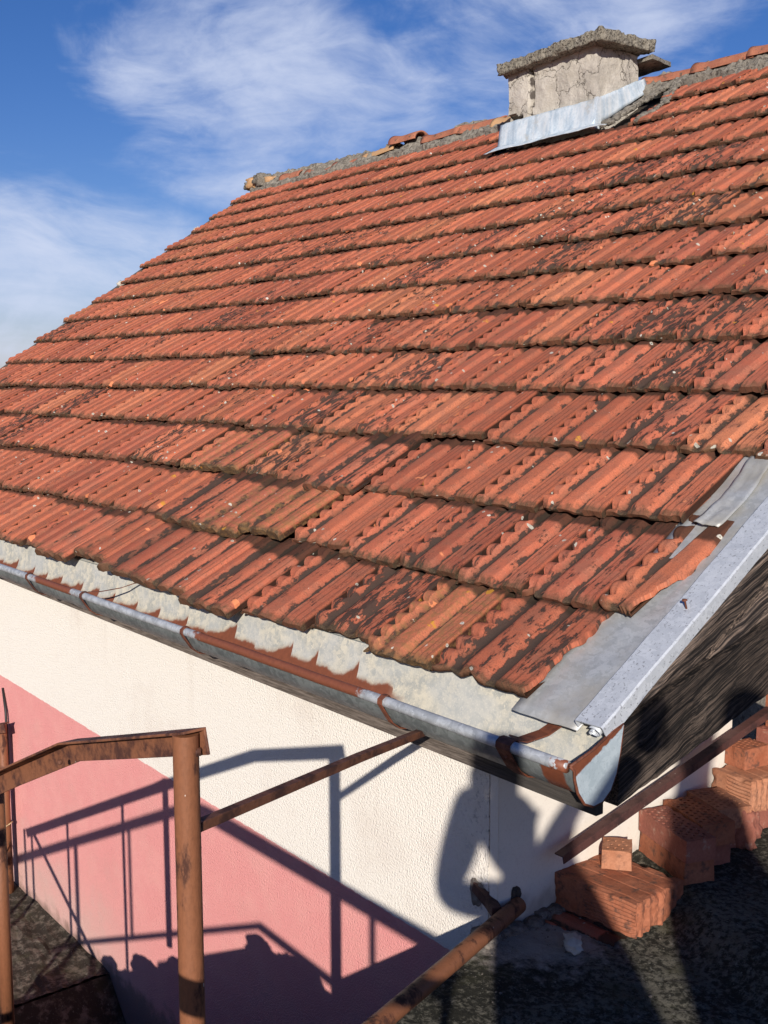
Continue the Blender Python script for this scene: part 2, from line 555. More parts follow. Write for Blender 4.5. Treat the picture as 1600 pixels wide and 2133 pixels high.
def zinc(name, rust_mode=None, pale=(0.56, 0.59, 0.62), dull=(0.36, 0.385, 0.40)):
    m, g = mat(name)
    P = g.n('ShaderNodeTexCoord').outputs['Object']
    x, y, z = g.xyz(P)
    sp = g.t.nodes.new('ShaderNodeTexVoronoi')
    g.put(sp.inputs['Vector'], g.v('ADD', P, g.v('SCALE', g.noise(P, 60.0, 2.0, out=1), 0.03)))
    g.put(sp.inputs['Scale'], 75.0)
    cell = g.xyz(sp.outputs[1])[0]
    n = g.noise(P, 14.0, 6.0, 0.62)
    f = g.noise(P, 240.0, 4.0, 0.7)
    col = g.mix(g.ss(g.m('ADD', g.m('MULTIPLY', cell, 0.35), n), 0.40, 0.95), dull, pale)
    col = g.mix(g.ss(f, 0.55, 0.7, 0.0, 0.45), col, tuple(c * 0.5 for c in dull))
    met, rough = 0.30, 0.50
    rustc = g.mix(g.noise(P, 70.0, 5.0, 0.65), (0.115, 0.037, 0.022), (0.27, 0.085, 0.04))
    if rust_mode == 'inside':       # cream scale with rusty runs
        mott = g.m('ADD', g.m('MULTIPLY', cell, 0.30), g.noise(P, 30.0, 6.0, 0.65))
        col = g.mix(g.ss(mott, 0.42, 0.85), (0.36, 0.365, 0.335), (0.60, 0.555, 0.445))
        col = g.mix(g.ss(g.noise(P, 8.0, 3.0), 0.40, 0.65, 0.0, 0.6), col, (0.44, 0.455, 0.45))
        col = g.mix(g.ss(f, 0.5, 0.7, 0.0, 0.45), col, (0.70, 0.665, 0.57))
        # jagged rust line low on the inside
        xw = g.m('ADD', x, g.m('MULTIPLY', g.noise(g.comb(x, 0.0, 0.0), 4.0, 3.0), 0.30))
        saw = g.m('FRACT', g.m('MULTIPLY', xw, 6.5))
        saw = g.m('MULTIPLY', saw, g.m('MULTIPLY', saw, saw))
        amp = g.ss(g.noise(g.comb(x, 3.0, 0.0), 6.0, 2.0), 0.30, 0.62)
        hgt = g.m('ADD', g.m('MULTIPLY', g.m('MULTIPLY', saw, amp), 0.042), g.m('MULTIPLY', g.m('MULTIPLY', amp, 0.012), g.ss(x, -1.45, -0.95, -1.0, 1.0)))
        hgt = g.m('ADD', hgt, g.m('MULTIPLY', g.m('SUBTRACT', g.noise(P, 70.0, 5.0, 0.65), 0.5), 0.014))
        zone = g.ss(x, -0.25, -0.34)
        halo = g.m('MULTIPLY', g.ss(g.m('SUBTRACT', z, g.m('ADD', -0.098, hgt)), 0.016, 0.0), zone)
        col = g.mix(g.m('MULTIPLY', halo, 0.55), col, (0.36, 0.27, 0.19))
        k = g.m('MULTIPLY', g.ss(g.m('SUBTRACT', z, g.m('ADD', -0.098, hgt)), 0.006, -0.003), zone)
        col = g.mix(k, col, rustc)
        met, rough = 0.1, 0.7
    elif rust_mode == 'bead':
        xn = g.m('ADD', x, g.m('ADD', g.m('MULTIPLY', g.m('SUBTRACT', g.noise(P, 28.0, 5.0, 0.65), 0.5), 0.22), g.m('MULTIPLY', z, 0.6)))
        k = 0.0
        for ra, rb_ in ((-2.32, -1.93), (-1.10, -0.28), (-0.235, -0.205), (-3.4, -2.75), (-4.8, -4.1)):
            kk = g.m('MULTIPLY', g.ss(xn, ra, ra + 0.035), g.ss(xn, rb_, rb_ - 0.035))
            k = g.m('MAXIMUM', k, kk)
        k = g.m('MAXIMUM', k, g.m('MULTIPLY', g.ss(x, 0.325, 0.332), g.ss(g.noise(P, 40.0, 3.0), 0.4, 0.45)))
        col = g.mix(k, col, rustc)
        met = g.m('MULTIPLY', g.m('SUBTRACT', 1.0, k), 0.3)
        rough = 0.55
    elif rust_mode == 'cap':
        cy, cz = g.m('SUBTRACT', y, -0.045), g.m('SUBTRACT', z, -0.070)
        rr = g.m('ADD', g.m('SUBTRACT', z, g.m('ADD', -0.058, g.m('MULTIPLY', g.m('ADD', y, 0.105), 0.50))), g.m('MULTIPLY', g.m('SUBTRACT', g.noise(P, 55.0, 4.0), 0.5), 0.016))
        k = g.ss(rr, -0.020, -0.016)
        col = g.mix(k, col, rustc)
        met = 0.15
    elif rust_mode == 'spot':
        k = g.ss(g.m('ADD', g.noise(P, 16.0, 2.0), g.m('MULTIPLY', g.noise(P, 120.0, 3.0), 0.25)), 0.92, 0.95)
        col = g.mix(k, col, (0.30, 0.13, 0.08))
        dirt = g.ss(g.noise(P, 6.0, 5.0, 0.6), 0.40, 0.70, 0.0, 0.7)
        col = g.mix(dirt, col, (0.40, 0.37, 0.31))
    elif rust_mode == 'streak':
        sk_ = g.noise(g.v('MULTIPLY', P, (1.0, 1.0, 0.10)), 26.0, 4.0, 0.6)
        col = g.mix(g.ss(sk_, 0.42, 0.66, 0.0, 0.65), col, (0.74, 0.76, 0.76))
        col = g.mix(g.ss(sk_, 0.46, 0.32, 0.0, 0.55), col, (0.34, 0.42, 0.50))
        col = g.mix(g.ss(g.noise(P, 9.0, 5.0, 0.65), 0.54, 0.70, 0.0, 0.6), col, (0.46, 0.42, 0.35))
        rough = 0.6
    elif rust_mode == 'pitted':
        d = g.noise(g.v('MULTIPLY', P, (1.0, 0.55, 1.0)), 190.0, 2.0, 0.5)
        col = g.mix(g.ss(d, 0.625, 0.675, 0.0, 0.75), col, (0.22, 0.225, 0.24))
        col = g.mix(g.ss(n, 0.40, 0.70, 0.0, 0.45), col, (0.40, 0.43, 0.47))
    elif rust_mode == 'front':
        k = g.m('MULTIPLY', g.ss(x, 0.285, 0.292), g.ss(x, 0.352, 0.345))
        k = g.m('MULTIPLY', k, g.ss(g.m('ADD', z, g.m('MULTIPLY', g.noise(P, 30.0, 3.0), 0.02)), -0.064, -0.072))
        col = g.mix(k, col, rustc)
        met = 0.2
    g.out(col, rough, met, g.bump(g.m('ADD', n, g.m('MULTIPLY', f, 0.3)), 0.18, 0.004), spec=0.4)
    return m


M['zinc_in'] = zinc('scaled zinc gutter lining', 'inside')
M['zinc_bead'] = zinc('galvanised bead', 'bead', pale=(0.54, 0.565, 0.59), dull=(0.34, 0.36, 0.38))
M['zinc_out'] = zinc('dull zinc gutter skin', 'front', pale=(0.22, 0.24, 0.235), dull=(0.12, 0.135, 0.135))  # colour darkened for the dark ground this downward face would mirror
M['zinc_cap'] = zinc('gutter end cap', 'cap', pale=(0.46, 0.53, 0.57), dull=(0.36, 0.43, 0.47))
M['zinc_tray'] = zinc('grey flashing sheet', 'spot', pale=(0.46, 0.48, 0.50), dull=(0.34, 0.36, 0.375))
M['zinc_verge'] = zinc('pitted galvanised sheet', 'pitted', pale=(0.66, 0.69, 0.73), dull=(0.52, 0.55, 0.59))
M['zinc_chim'] = zinc('chimney lead sheet', 'streak', pale=(0.60, 0.68, 0.74), dull=(0.44, 0.53, 0.60))


def rust_mat(name, paint, rust, k0, k1, scale=16.0, stretch=(1, 1, 1), shine=0.55):
    m, g = mat(name)
    P = g.v('MULTIPLY', g.n('ShaderNodeTexCoord').outputs['Object'], stretch)
    n = g.noise(P, scale, 7.0, 0.68)
    n2 = g.noise(P, scale * 0.35, 3.0, 0.5)
    f = g.noise(P, 190.0, 4.0, 0.7)
    col = g.mix(g.ss(f, 0.35, 0.75, 0.0, 0.5), paint, tuple(c * 0.62 for c in paint))
    k = g.ss(g.m('ADD', g.m('MULTIPLY', n, 0.7), g.m('MULTIPLY', n2, 0.4)), k0, k1)
    col = g.mix(k, col, g.mix(f, rust, tuple(c * 0.45 for c in rust)))
    col = g.mix(g.ss(g.noise(P, 60.0, 3.0, 0.6), 0.735, 0.75), col, (0.55, 0.45, 0.38))
    g.out(col, g.m('ADD', shine, g.m('MULTIPLY', k, 0.3)), 0.0, g.bump(g.m('ADD', n, g.m('MULTIPLY', f, 0.4)), 0.5, 0.003), spec=0.35)
    return m


M['post'] = rust_mat('rusty ochre painted steel', (0.225, 0.088, 0.042), (0.085, 0.032, 0.020), 0.565, 0.66, 26.0, (1, 1, 0.40))
M['rail'] = rust_mat('rusty brown angle iron', (0.23, 0.092, 0.048), (0.085, 0.032, 0.024), 0.50, 0.66, 22.0)
M['brace'] = rust_mat('dark rusty flat iron', (0.17, 0.070, 0.040), (0.075, 0.030, 0.022), 0.48, 0.64, 24.0)
M['iron'] = rust_mat('dark red iron', (0.095, 0.042, 0.036), (0.055, 0.025, 0.023), 0.5, 0.7, 20.0)
M['strap'] = rust_mat('rust brown strap', (0.19, 0.062, 0.032), (0.10, 0.033, 0.02), 0.45, 0.65, 25.0)


def wood_mat():
    m, g = mat('weathered black wood')
    P = g.n('ShaderNodeTexCoord').outputs['Object']
    x, y, z = g.xyz(P)
    # grain runs mostly up the slope
    a = g.m('ADD', g.m('MULTIPLY', y, 0.93), g.m('MULTIPLY', z, 0.36))
    b = g.m('ADD', g.m('MULTIPLY', z, 0.93), g.m('MULTIPLY', y, -0.36))
    knot = g.noise(g.comb(a, b, x), 7.0, 2.0, 0.5)
    Q = g.comb(g.m('MULTIPLY', a, 0.020), g.m('ADD', b, g.m('MULTIPLY', knot, 0.030)), g.m('MULTIPLY', x, 1.0))
    ornd = g.xyz(g.n('ShaderNodeObjectInfo').outputs['Color'])[0]
    gr = g.noise(Q, 240.0, 8.0, 0.74)
    gr2 = g.noise(Q, 85.0, 5.0, 0.65)
    big = g.noise(P, 5.0, 3.0, 0.5)
    col = g.mix(g.ss(gr, 0.42, 0.66), (0.022, 0.018, 0.016), (0.185, 0.135, 0.105))
    col = g.mix(g.ss(gr2, 0.50, 0.60), col, (0.010, 0.008, 0.008))
    col = g.mix(g.m('MULTIPLY', g.ss(big, 0.50, 0.70, 0.0, 0.7), g.ss(gr, 0.40, 0.60)), col, (0.27, 0.205, 0.16))
    col = g.mix(g.ss(gr, 0.74, 0.80, 0.0, 0.5), col, (0.42, 0.36, 0.30))
    tv = g.m('ADD', 0.0, ornd)
    col = g.mix(1.0, col, g.comb(tv, tv, tv), 'MULTIPLY')
    g.out(col, 0.88, 0.0, g.bump(g.m('ADD', gr, g.m('MULTIPLY', gr2, 0.8)), 0.9, 0.006), spec=0.2)
    return m


M['wood'] = wood_mat()


def fascia_mat():
    m, g = mat('grey fascia board')
    P = g.n('ShaderNodeTexCoord').outputs['Object']
    Q = g.v('MULTIPLY', P, (0.06, 1.0, 1.0))
    gr = g.noise(Q, 180.0, 5.0, 0.7)
    x = g.xyz(P)[0]
    col = g.mix(g.ss(gr, 0.35, 0.7), (0.075, 0.060, 0.050), (0.21, 0.172, 0.145))
    col = g.mix(g.ss(x, -0.15, 0.10, 0.0, 0.8), col, (0.040, 0.038, 0.036))
    g.out(col, 0.9, 0.0, g.bump(gr, 0.7, 0.004), spec=0.2)
    return m


M['fascia'] = fascia_mat()


def concrete_floor(name, dark, pale, th, sc=22.0):
    m, g = mat(name)
    P = g.n('ShaderNodeTexCoord').outputs['Object']
    x, y, z = g.xyz(P)
    n = g.noise(P, sc, 9.0, 0.72)
    n2 = g.noise(P, 4.0, 4.0, 0.6)
    f = g.noise(P, 330.0, 4.0, 0.7)
    k = g.ss(g.m('ADD', g.m('MULTIPLY', n, 0.75), g.m('MULTIPLY', n2, 0.35)), th, th + 0.13)
    col = g.mix(k, dark, pale)
    col = g.mix(g.ss(g.noise(P, 90.0, 5.0, 0.7), 0.60, 0.68, 0.0, 0.6), col, (0.30, 0.29, 0.24))
    col = g.mix(g.ss(g.noise(P, 8.0, 3.0), 0.5, 0.7, 0.0, 0.5), col, (0.060, 0.058, 0.026))
    if name.startswith('terrace'):
        # bare pale mortar close to the wall corner
        d = g.v('DISTANCE', P, (-0.02, 0.22, -0.66))
        pk = g.ss(g.m('ADD', d, g.m('MULTIPLY', g.m('SUBTRACT', g.noise(P, 26.0, 6.0, 0.7), 0.5), 0.35)), 0.22, 0.10)
        col = g.mix(g.m('MULTIPLY', pk, 0.9), col, g.mix(n, (0.30, 0.25, 0.21), (0.46, 0.41, 0.36)))
    h = g.m('ADD', g.m('MULTIPLY', n, 1.0), g.m('MULTIPLY', f, 0.4))
    g.out(col, 0.95, 0.0, g.bump(h, 0.9, 0.008), spec=0.15)
    return m


M['terrace'] = concrete_floor('terrace blackened concrete', (0.028, 0.027, 0.021), (0.155, 0.143, 0.112), 0.50, 70.0)
M['landing'] = concrete_floor('landing dirty concrete', (0.045, 0.037, 0.028), (0.17, 0.14, 0.11), 0.52)
M['ground'] = concrete_floor('yard earth paled for bounce', (0.20, 0.165, 0.12), (0.32, 0.27, 0.20), 0.5, 6.0)  # pale warm colour chosen to bounce light into the wall's shade
M['brick'] = simple_noise_mat('orange clay brick', (0.29, 0.092, 0.045), (0.38, 0.140, 0.075), 14.0, 0.9, 0.6, 120.0, 0.004, (0.130, 0.060, 0.040), (0.50, 0.68))
M['brick_pale'] = simple_noise_mat('pale clay brick', (0.38, 0.155, 0.082), (0.44, 0.205, 0.120), 14.0, 0.9, 0.4, 150.0, 0.003, (0.20, 0.095, 0.060), (0.52, 0.70))
M['brick_red'] = simple_noise_mat('dull red brick', (0.25, 0.085, 0.06), (0.33, 0.12, 0.08), 14.0, 0.9, 0.4, 150.0, 0.003, (0.36, 0.21, 0.155), (0.55, 0.72))
M['hole'] = simple_noise_mat('shaded brick hole', (0.055, 0.020, 0.012), (0.08, 0.03, 0.018), 20.0)  # hole bottoms coloured dark to stand for the shade inside
M['mortar'] = simple_noise_mat('grey lichened mortar', (0.145, 0.128, 0.105), (0.27, 0.245, 0.205), 30.0, 0.95, 0.9, 130.0, 0.008, (0.065, 0.055, 0.045), (0.52, 0.64), s3=45.0)
M['stone'] = simple_noise_mat('pale stone chip', (0.46, 0.42, 0.36), (0.58, 0.54, 0.47), 30.0)
M['ridge'] = simple_noise_mat('ridge tile clay', (0.30, 0.105, 0.065), (0.42, 0.17, 0.095), 9.0, 0.92, 0.5, 120.0, 0.004, (0.10, 0.07, 0.05), (0.55, 0.66))
M['ridge_buff'] = simple_noise_mat('buff ridge tile clay', (0.46, 0.27, 0.13), (0.50, 0.30, 0.16), 9.0, 0.92, 0.5, 120.0, 0.004, (0.16, 0.10, 0.06), (0.6, 0.7))
M['cap_slab'] = simple_noise_mat('pebbly lichened concrete', (0.20, 0.18, 0.14), (0.32, 0.29, 0.235), 36.0, 0.95, 1.0, 110.0, 0.012, (0.060, 0.052, 0.042), (0.50, 0.60), s3=70.0)
M['deck'] = simple_noise_mat('dark roof boards', (0.03, 0.025, 0.02), (0.05, 0.04, 0.03), 8.0)
M['sheet'] = simple_noise_mat('pale board offcut', (0.42, 0.38, 0.32), (0.52, 0.47, 0.40), 12.0)
M['cable'] = simple_noise_mat('grey cable', (0.20, 0.19, 0.17), (0.26, 0.25, 0.22), 30.0, 0.6, 0.1)
M['cable_black'] = simple_noise_mat('black cable', (0.02, 0.02, 0.02), (0.03, 0.03, 0.03), 30.0, 0.5, 0.1)
M['tie'] = simple_noise_mat('cream cable tie', (0.50, 0.36, 0.20), (0.55, 0.40, 0.24), 30.0, 0.6, 0.1)


def chimney_mat():
    m, g = mat('cracked chimney render')
    P = g.n('ShaderNodeTexCoord').outputs['Object']
    n = g.noise(P, 8.0, 6.0, 0.6)
    f = g.noise(P, 110.0, 5.0, 0.65)
    Pw = g.v('ADD', P, g.v('SCALE', g.noise(P, 14.0, 4.0, out=1), 0.16))
    edge = g.vor(Pw, 4.6, 'DISTANCE_TO_EDGE')
    crack = g.ss(edge, 0.018, 0.003)
    crack = g.m('MULTIPLY', crack, g.ss(g.noise(P, 6.0, 2.0), 0.34, 0.46))
    col = g.mix(g.ss(n, 0.3, 0.7), (0.40, 0.365, 0.31), (0.53, 0.49, 0.43))
    col = g.mix(g.ss(f, 0.4, 0.75, 0.0, 0.45), col, (0.29, 0.26, 0.22))
    col = g.mix(g.m('MULTIPLY', crack, 0.7), col, (0.10, 0.085, 0.07))
    X, Y, Z = g.xyz(P)
    jx = g.m('ABSOLUTE', g.m('ADD', g.m('ADD', X, 3.097), g.m('MULTIPLY', g.m('SUBTRACT', g.noise(P, 16.0, 3.0), 0.5), 0.05)))
    jt = g.m('MULTIPLY', g.ss(jx, 0.012, 0.005), g.ss(Y, 3.47, 3.44))
    col = g.mix(g.m('MULTIPLY', jt, 0.9), col, (0.055, 0.045, 0.04))
    h = g.m('SUBTRACT', g.m('ADD', g.m('MULTIPLY', n, 1.3), g.m('MULTIPLY', f, 0.35)), g.m('MULTIPLY', crack, 0.6))
    g.out(col, 0.95, 0.0, g.bump(h, 0.7, 0.02), spec=0.1)
    return m


M['chimney'] = chimney_mat()

# ------------------------------------------------------------------ setting: ground, terrace, landing, staircase
def floor_rise(x, y):
    """the terrace humps up behind the first block, where the brick stack stands"""
    d = (x - 0.137) * 0.37 + (y - 0.596) * 0.93
    t = min(max((d + 0.13) / 0.13, 0), 1)
    return 0.062 * t * t * (3 - 2 * t)


def relief_sheet(x0, x1, y0, y1, z, nx, ny, amp, edgefn=None, seed=0.0, rise=False):
    v, f = [], []
    for j in range(ny + 1):
        for i in range(nx + 1):
            s, t = i / nx, j / ny
            y = y0 + (y1 - y0) * t
            xa = edgefn(y) if edgefn else x0
            x = xa + (x1 - xa) * s
            p = Vector((x, y, 0))
            dz = amp * (noise.noise(p * 9 + Vector((seed, 0, 0))) + 0.6 * noise.noise(p * 31) + 0.35 * noise.noise(p * 80))
            v.append((x, y, z + dz + (floor_rise(x, y) if rise else 0.0)))
    for j in range(ny):
        for i in range(nx):
            a = j * (nx + 1) + i
            f.append((a, a + 1, a + nx + 2, a + nx + 1))
    return v, f


# one wide sheet for the yard
me = mesh('ground', *relief_sheet(-600, 600, -600, 600, -2.05, 40, 40, 0.0))
tag(link('ground', me, M['ground']), kind='structure')


def terrace_edge(y):
    # left edge of the slab runs from the wall corner out to the head of the stairs
    return -0.055 + (0.0 - y) * 0.2243 if y > -0.74 else 0.11


T = MB()
tv, tf = relief_sheet(-0.06, 0.9, -0.74, 1.6, -0.664, 110, 210, 0.0055, lambda y: -0.055 - 0.2243 * min(max(y, -0.74), 0.12) if y < 0.13 else -0.10, 0.0, True)
T.add(tv, tf)
tag(T.obj('terrace_floor', M['terrace'], smooth=True), kind='structure')
B = MB()
B.hexa([(0.11, -0.74, -2.0), (0.9, -0.74, -2.0), (0.9, 0.14, -2.0), (-0.06, 0.14, -2.0), (0.11, -0.74, -0.676), (0.9, -0.74, -0.676), (0.9, 0.14, -0.676), (-0.06, 0.14, -0.676)])
B.box((0.9, -3.4, -2.0), (4.2, 3.0, -0.668))
B.box((-0.26, -1.5, -2.0), (0.9, -0.742, -0.690))
B.box((-0.07, 0.142, -2.0), (0.9, 3.0, -0.682))
tag(B.obj('terrace_slab', M['landing']), kind='structure')
# lower landing against the wall
L = MB()
lv, lf = relief_sheet(-2.32, -6.5, -0.74, 0.149, -1.742, 60, 40, 0.012)
L.add(lv, lf)
L.box((-6.5, -3.0, -2.0), (-2.32, 0.145, -1.765))
L.hexa([(-2.32, -0.74, -2.0), (-2.0, -0.74, -2.0), (-2.0, 0.148, -2.0), (-2.32, 0.148, -2.0), (-2.32, -0.74, -1.752), (-2.12, -0.74, -1.96), (-2.12, 0.148, -1.96), (-2.32, 0.148, -1.752)])
tag(L.obj('landing', M['landing'], smooth=False), kind='structure')
S_ = MB()
# the steps go down to the left in front of the well; nosings worn and uneven
nos = [(-0.26, -0.71), (-0.569, -0.878), (-0.848, -1.0), (-1.124, -1.140), (-1.421, -1.266), (-1.699, -1.401), (-1.98, -1.54), (-2.27, -1.67)]
for k in range(7):
    S_.box((nos[k + 1][0], -1.50, -2.0), (nos[k][0], -0.742, nos[k + 1][1]))
tag(S_.obj('staircase', M['landing'], bevel=0.015), kind='structure')
# crumbled concrete along the open edge of the steps
cr_ = MB()
rc = random.Random(8)
for k in range(46):
    x = 0.08 - 2.1 * rc.random()
    zz = -0.70
    for a in range(7):
        if nos[a + 1][0] <= x < nos[a][0]:
            zz = nos[a + 1][1]
    sz = rc.uniform(0.025, 0.085)
    v, f = lump(sz * 1.5, sz * 1.3, sz * 0.8, k + 900, 0.4, 2.0, 4)
    cr_.add([Vector((x, -0.77 - rc.random() * 0.03, zz - 0.006)) + p for p in v], f)
tag(cr_.obj('rubble', M['landing'], smooth=True), kind='stuff')

# ------------------------------------------------------------------ the house
house = empty('house', (-3.0, 2.0, -2.0), 'single storey house with old red tiled roof and cream and pink rendered wall', 'house')

W = MB()
W.box((-7.2, 0.15, -2.05), (-0.116, 0.38, -0.05))
W.obj('front_wall', M['stucco'], house)
Wc = MB()                                            # the rounded corner bead
for k in range(40):
    z0, z1 = -2.05 + 0.05 * k, -2.05 + 0.05 * (k + 1)
    w0, w1 = [0.004 * noise.noise(Vector((0, 3, z * 14))) for z in (z0, z1)]
    Wc.hexa([(-0.108 + w0, 0.1455, z0), (-0.080 + w0 * .3, 0.1455, z0), (-0.080 + w0 * .3, 0.40, z0), (-0.108, 0.40, z0),
             (-0.108 + w1, 0.1455, z1), (-0.080 + w1 * .3, 0.1455, z1), (-0.080 + w1 * .3, 0.40, z1), (-0.108, 0.40, z1)])
ct = Wc.obj('corner_trim', M['plaster'], house)
bm_ = bmesh.new()
bm_.from_mesh(ct.data)
bmesh.ops.remove_doubles(bm_, verts=bm_.verts, dist=0.0002)
bm_.to_mesh(ct.data)
bm_.free()


def wall_fn(p):
    return p


g_v = [(-0.08, 0.40, -2.05), (-0.08, 1.11, -2.05), (-0.08, 1.11, 0.55), (-0.08, 0.40, 0.14), (-0.30, 0.40, -2.05), (-0.30, 1.11, -2.05), (-0.30, 1.11, 0.55), (-0.30, 0.40, 0.14)]
G = MB()
G.hexa([g_v[4], g_v[0], g_v[1], g_v[5], g_v[7], g_v[3], g_v[2], g_v[6]])
G.hexa([(-0.30, 0.1495, -2.05), (-0.08, 0.1495, -2.05), (-0.08, 0.40, -2.05), (-0.30, 0.40, -2.05), (-0.30, 0.1495, 0.02), (-0.0805, 0.1495, 0.02), (-0.0805, 0.40, 0.14), (-0.30, 0.40, 0.14)])
G2 = MB()
G2.hexa([(-0.30, 0.146, -2.05), (-0.0785, 0.146, -2.05), (-0.0785, 1.11, -2.05), (-0.30, 1.11, -2.05), (-0.30, 0.39, 0.10), (-0.0785, 0.39, 0.10), (-0.0785, 1.11, 0.55), (-0.30, 1.11, 0.55)])
gw = MB()
gw.add([(-0.0785, 0.146, -2.05), (-0.0785, 1.11, -2.05), (-0.0785, 1.11, 0.58), (-0.0785, 0.146, -0.02), (-0.30, 0.39, -2.05), (-0.30, 1.11, -2.05), (-0.30, 1.11, 0.58), (-0.30, 0.39, 0.10)],
       [(0, 1, 2, 3), (5, 4, 7, 6), (1, 5, 6, 2), (3, 2, 6, 7), (0, 3, 7, 4), (4, 5, 1, 0)])
gw.obj('gable_wall', M['plaster'], house)
gb = MB()                                            # recessed bare block wall farther back
gb.add([(-0.42, 1.0, -2.05), (-0.42, 7.4, -2.05), (-0.42, 7.4, 0.2), (-0.42, 3.86, 2.3), (-0.42, 1.0, 0.52), (-0.60, 1.0, -2.05), (-0.60, 7.4, -2.05), (-0.60, 7.4, 0.2), (-0.60, 3.86, 2.3), (-0.60, 1.0, 0.52)],
       [(0, 1, 2, 3, 4), (9, 8, 7, 6, 5), (0, 5, 6, 1), (1, 6, 7, 2), (2, 7, 8, 3), (3, 8, 9, 4), (4, 9, 5, 0)])
gb.obj('gable_back_wall', M['mortar'], house)

# roof boards under the tiles
def left_edge(v):
    return -6.24 - 0.585 * (v - 1.467) / 2.496


def right_edge(v):
    return 0.30


deck = MB()
o0, o1 = -0.085, -0.052
vt = 4.55
deck.add([rp(left_edge(0), 0.03, o0), rp(0.345, 0.03, o0), rp(0.345, vt, o0), rp(left_edge(vt), vt, o0),
          rp(left_edge(0), 0.03, o1), rp(0.345, 0.03, o1), rp(0.345, vt, o1), rp(left_edge(vt), vt, o1)],
         [(3, 2, 1, 0), (4, 5, 6, 7), (0, 1, 5, 4), (1, 2, 6, 5), (2, 3, 7, 6), (3, 0, 4, 7)])
top = rp(0, vt, 0)
deck.add([(left_edge(vt), top.y, top.z - 0.05), (0.345, top.y, top.z - 0.05), (0.345, top.y + 3.7, top.z - 2.3), (left_edge(vt), top.y + 3.7, top.z - 2.3)], [(0, 1, 2, 3)])
roof = deck.obj('roof', M['deck'], house)

# ------------------------------------------------------------------ roof tiles
TW = 0.232        # pitch across
TL = 0.375        # length
EXP = 0.30        # exposed


def profile(t, style):
    """height of the tile's top over its bed, t across the tile 0..1"""
    def bumpf(c, w, h, flat=0.5):
        d = abs(t - c) / w
        if d >= 1:
            return 0.0
        if d < flat:
            return h
        s = (1 - d) / (1 - flat)
        return h * s * s * (3 - 2 * s)
    if style == 0:
        h = 0.009
        h = max(h, 0.009 + bumpf(0.095, 0.135, 0.0215, 0.50))
        h = max(h, 0.009 + bumpf(0.455, 0.175, 0.0185, 0.52))
        if t > 0.685:
            s = min((t - 0.685) / 0.075, 1)
            hh = 0.009 + 0.0215 * s * s * (3 - 2 * s)
            if t > 0.76:
                hh -= 0.0016 * (0.5 - 0.5 * math.cos((t - 0.76) / 0.24 * 2 * math.pi * 3))
            h = max(h, hh)
        return h
    # old fluted kind, broad shallow flutes
    h = 0.020
    h += bumpf(0.12, 0.15, 0.015, 0.3) + bumpf(0.48, 0.17, 0.012, 0.3) + bumpf(0.86, 0.17, 0.016, 0.45)
    return h


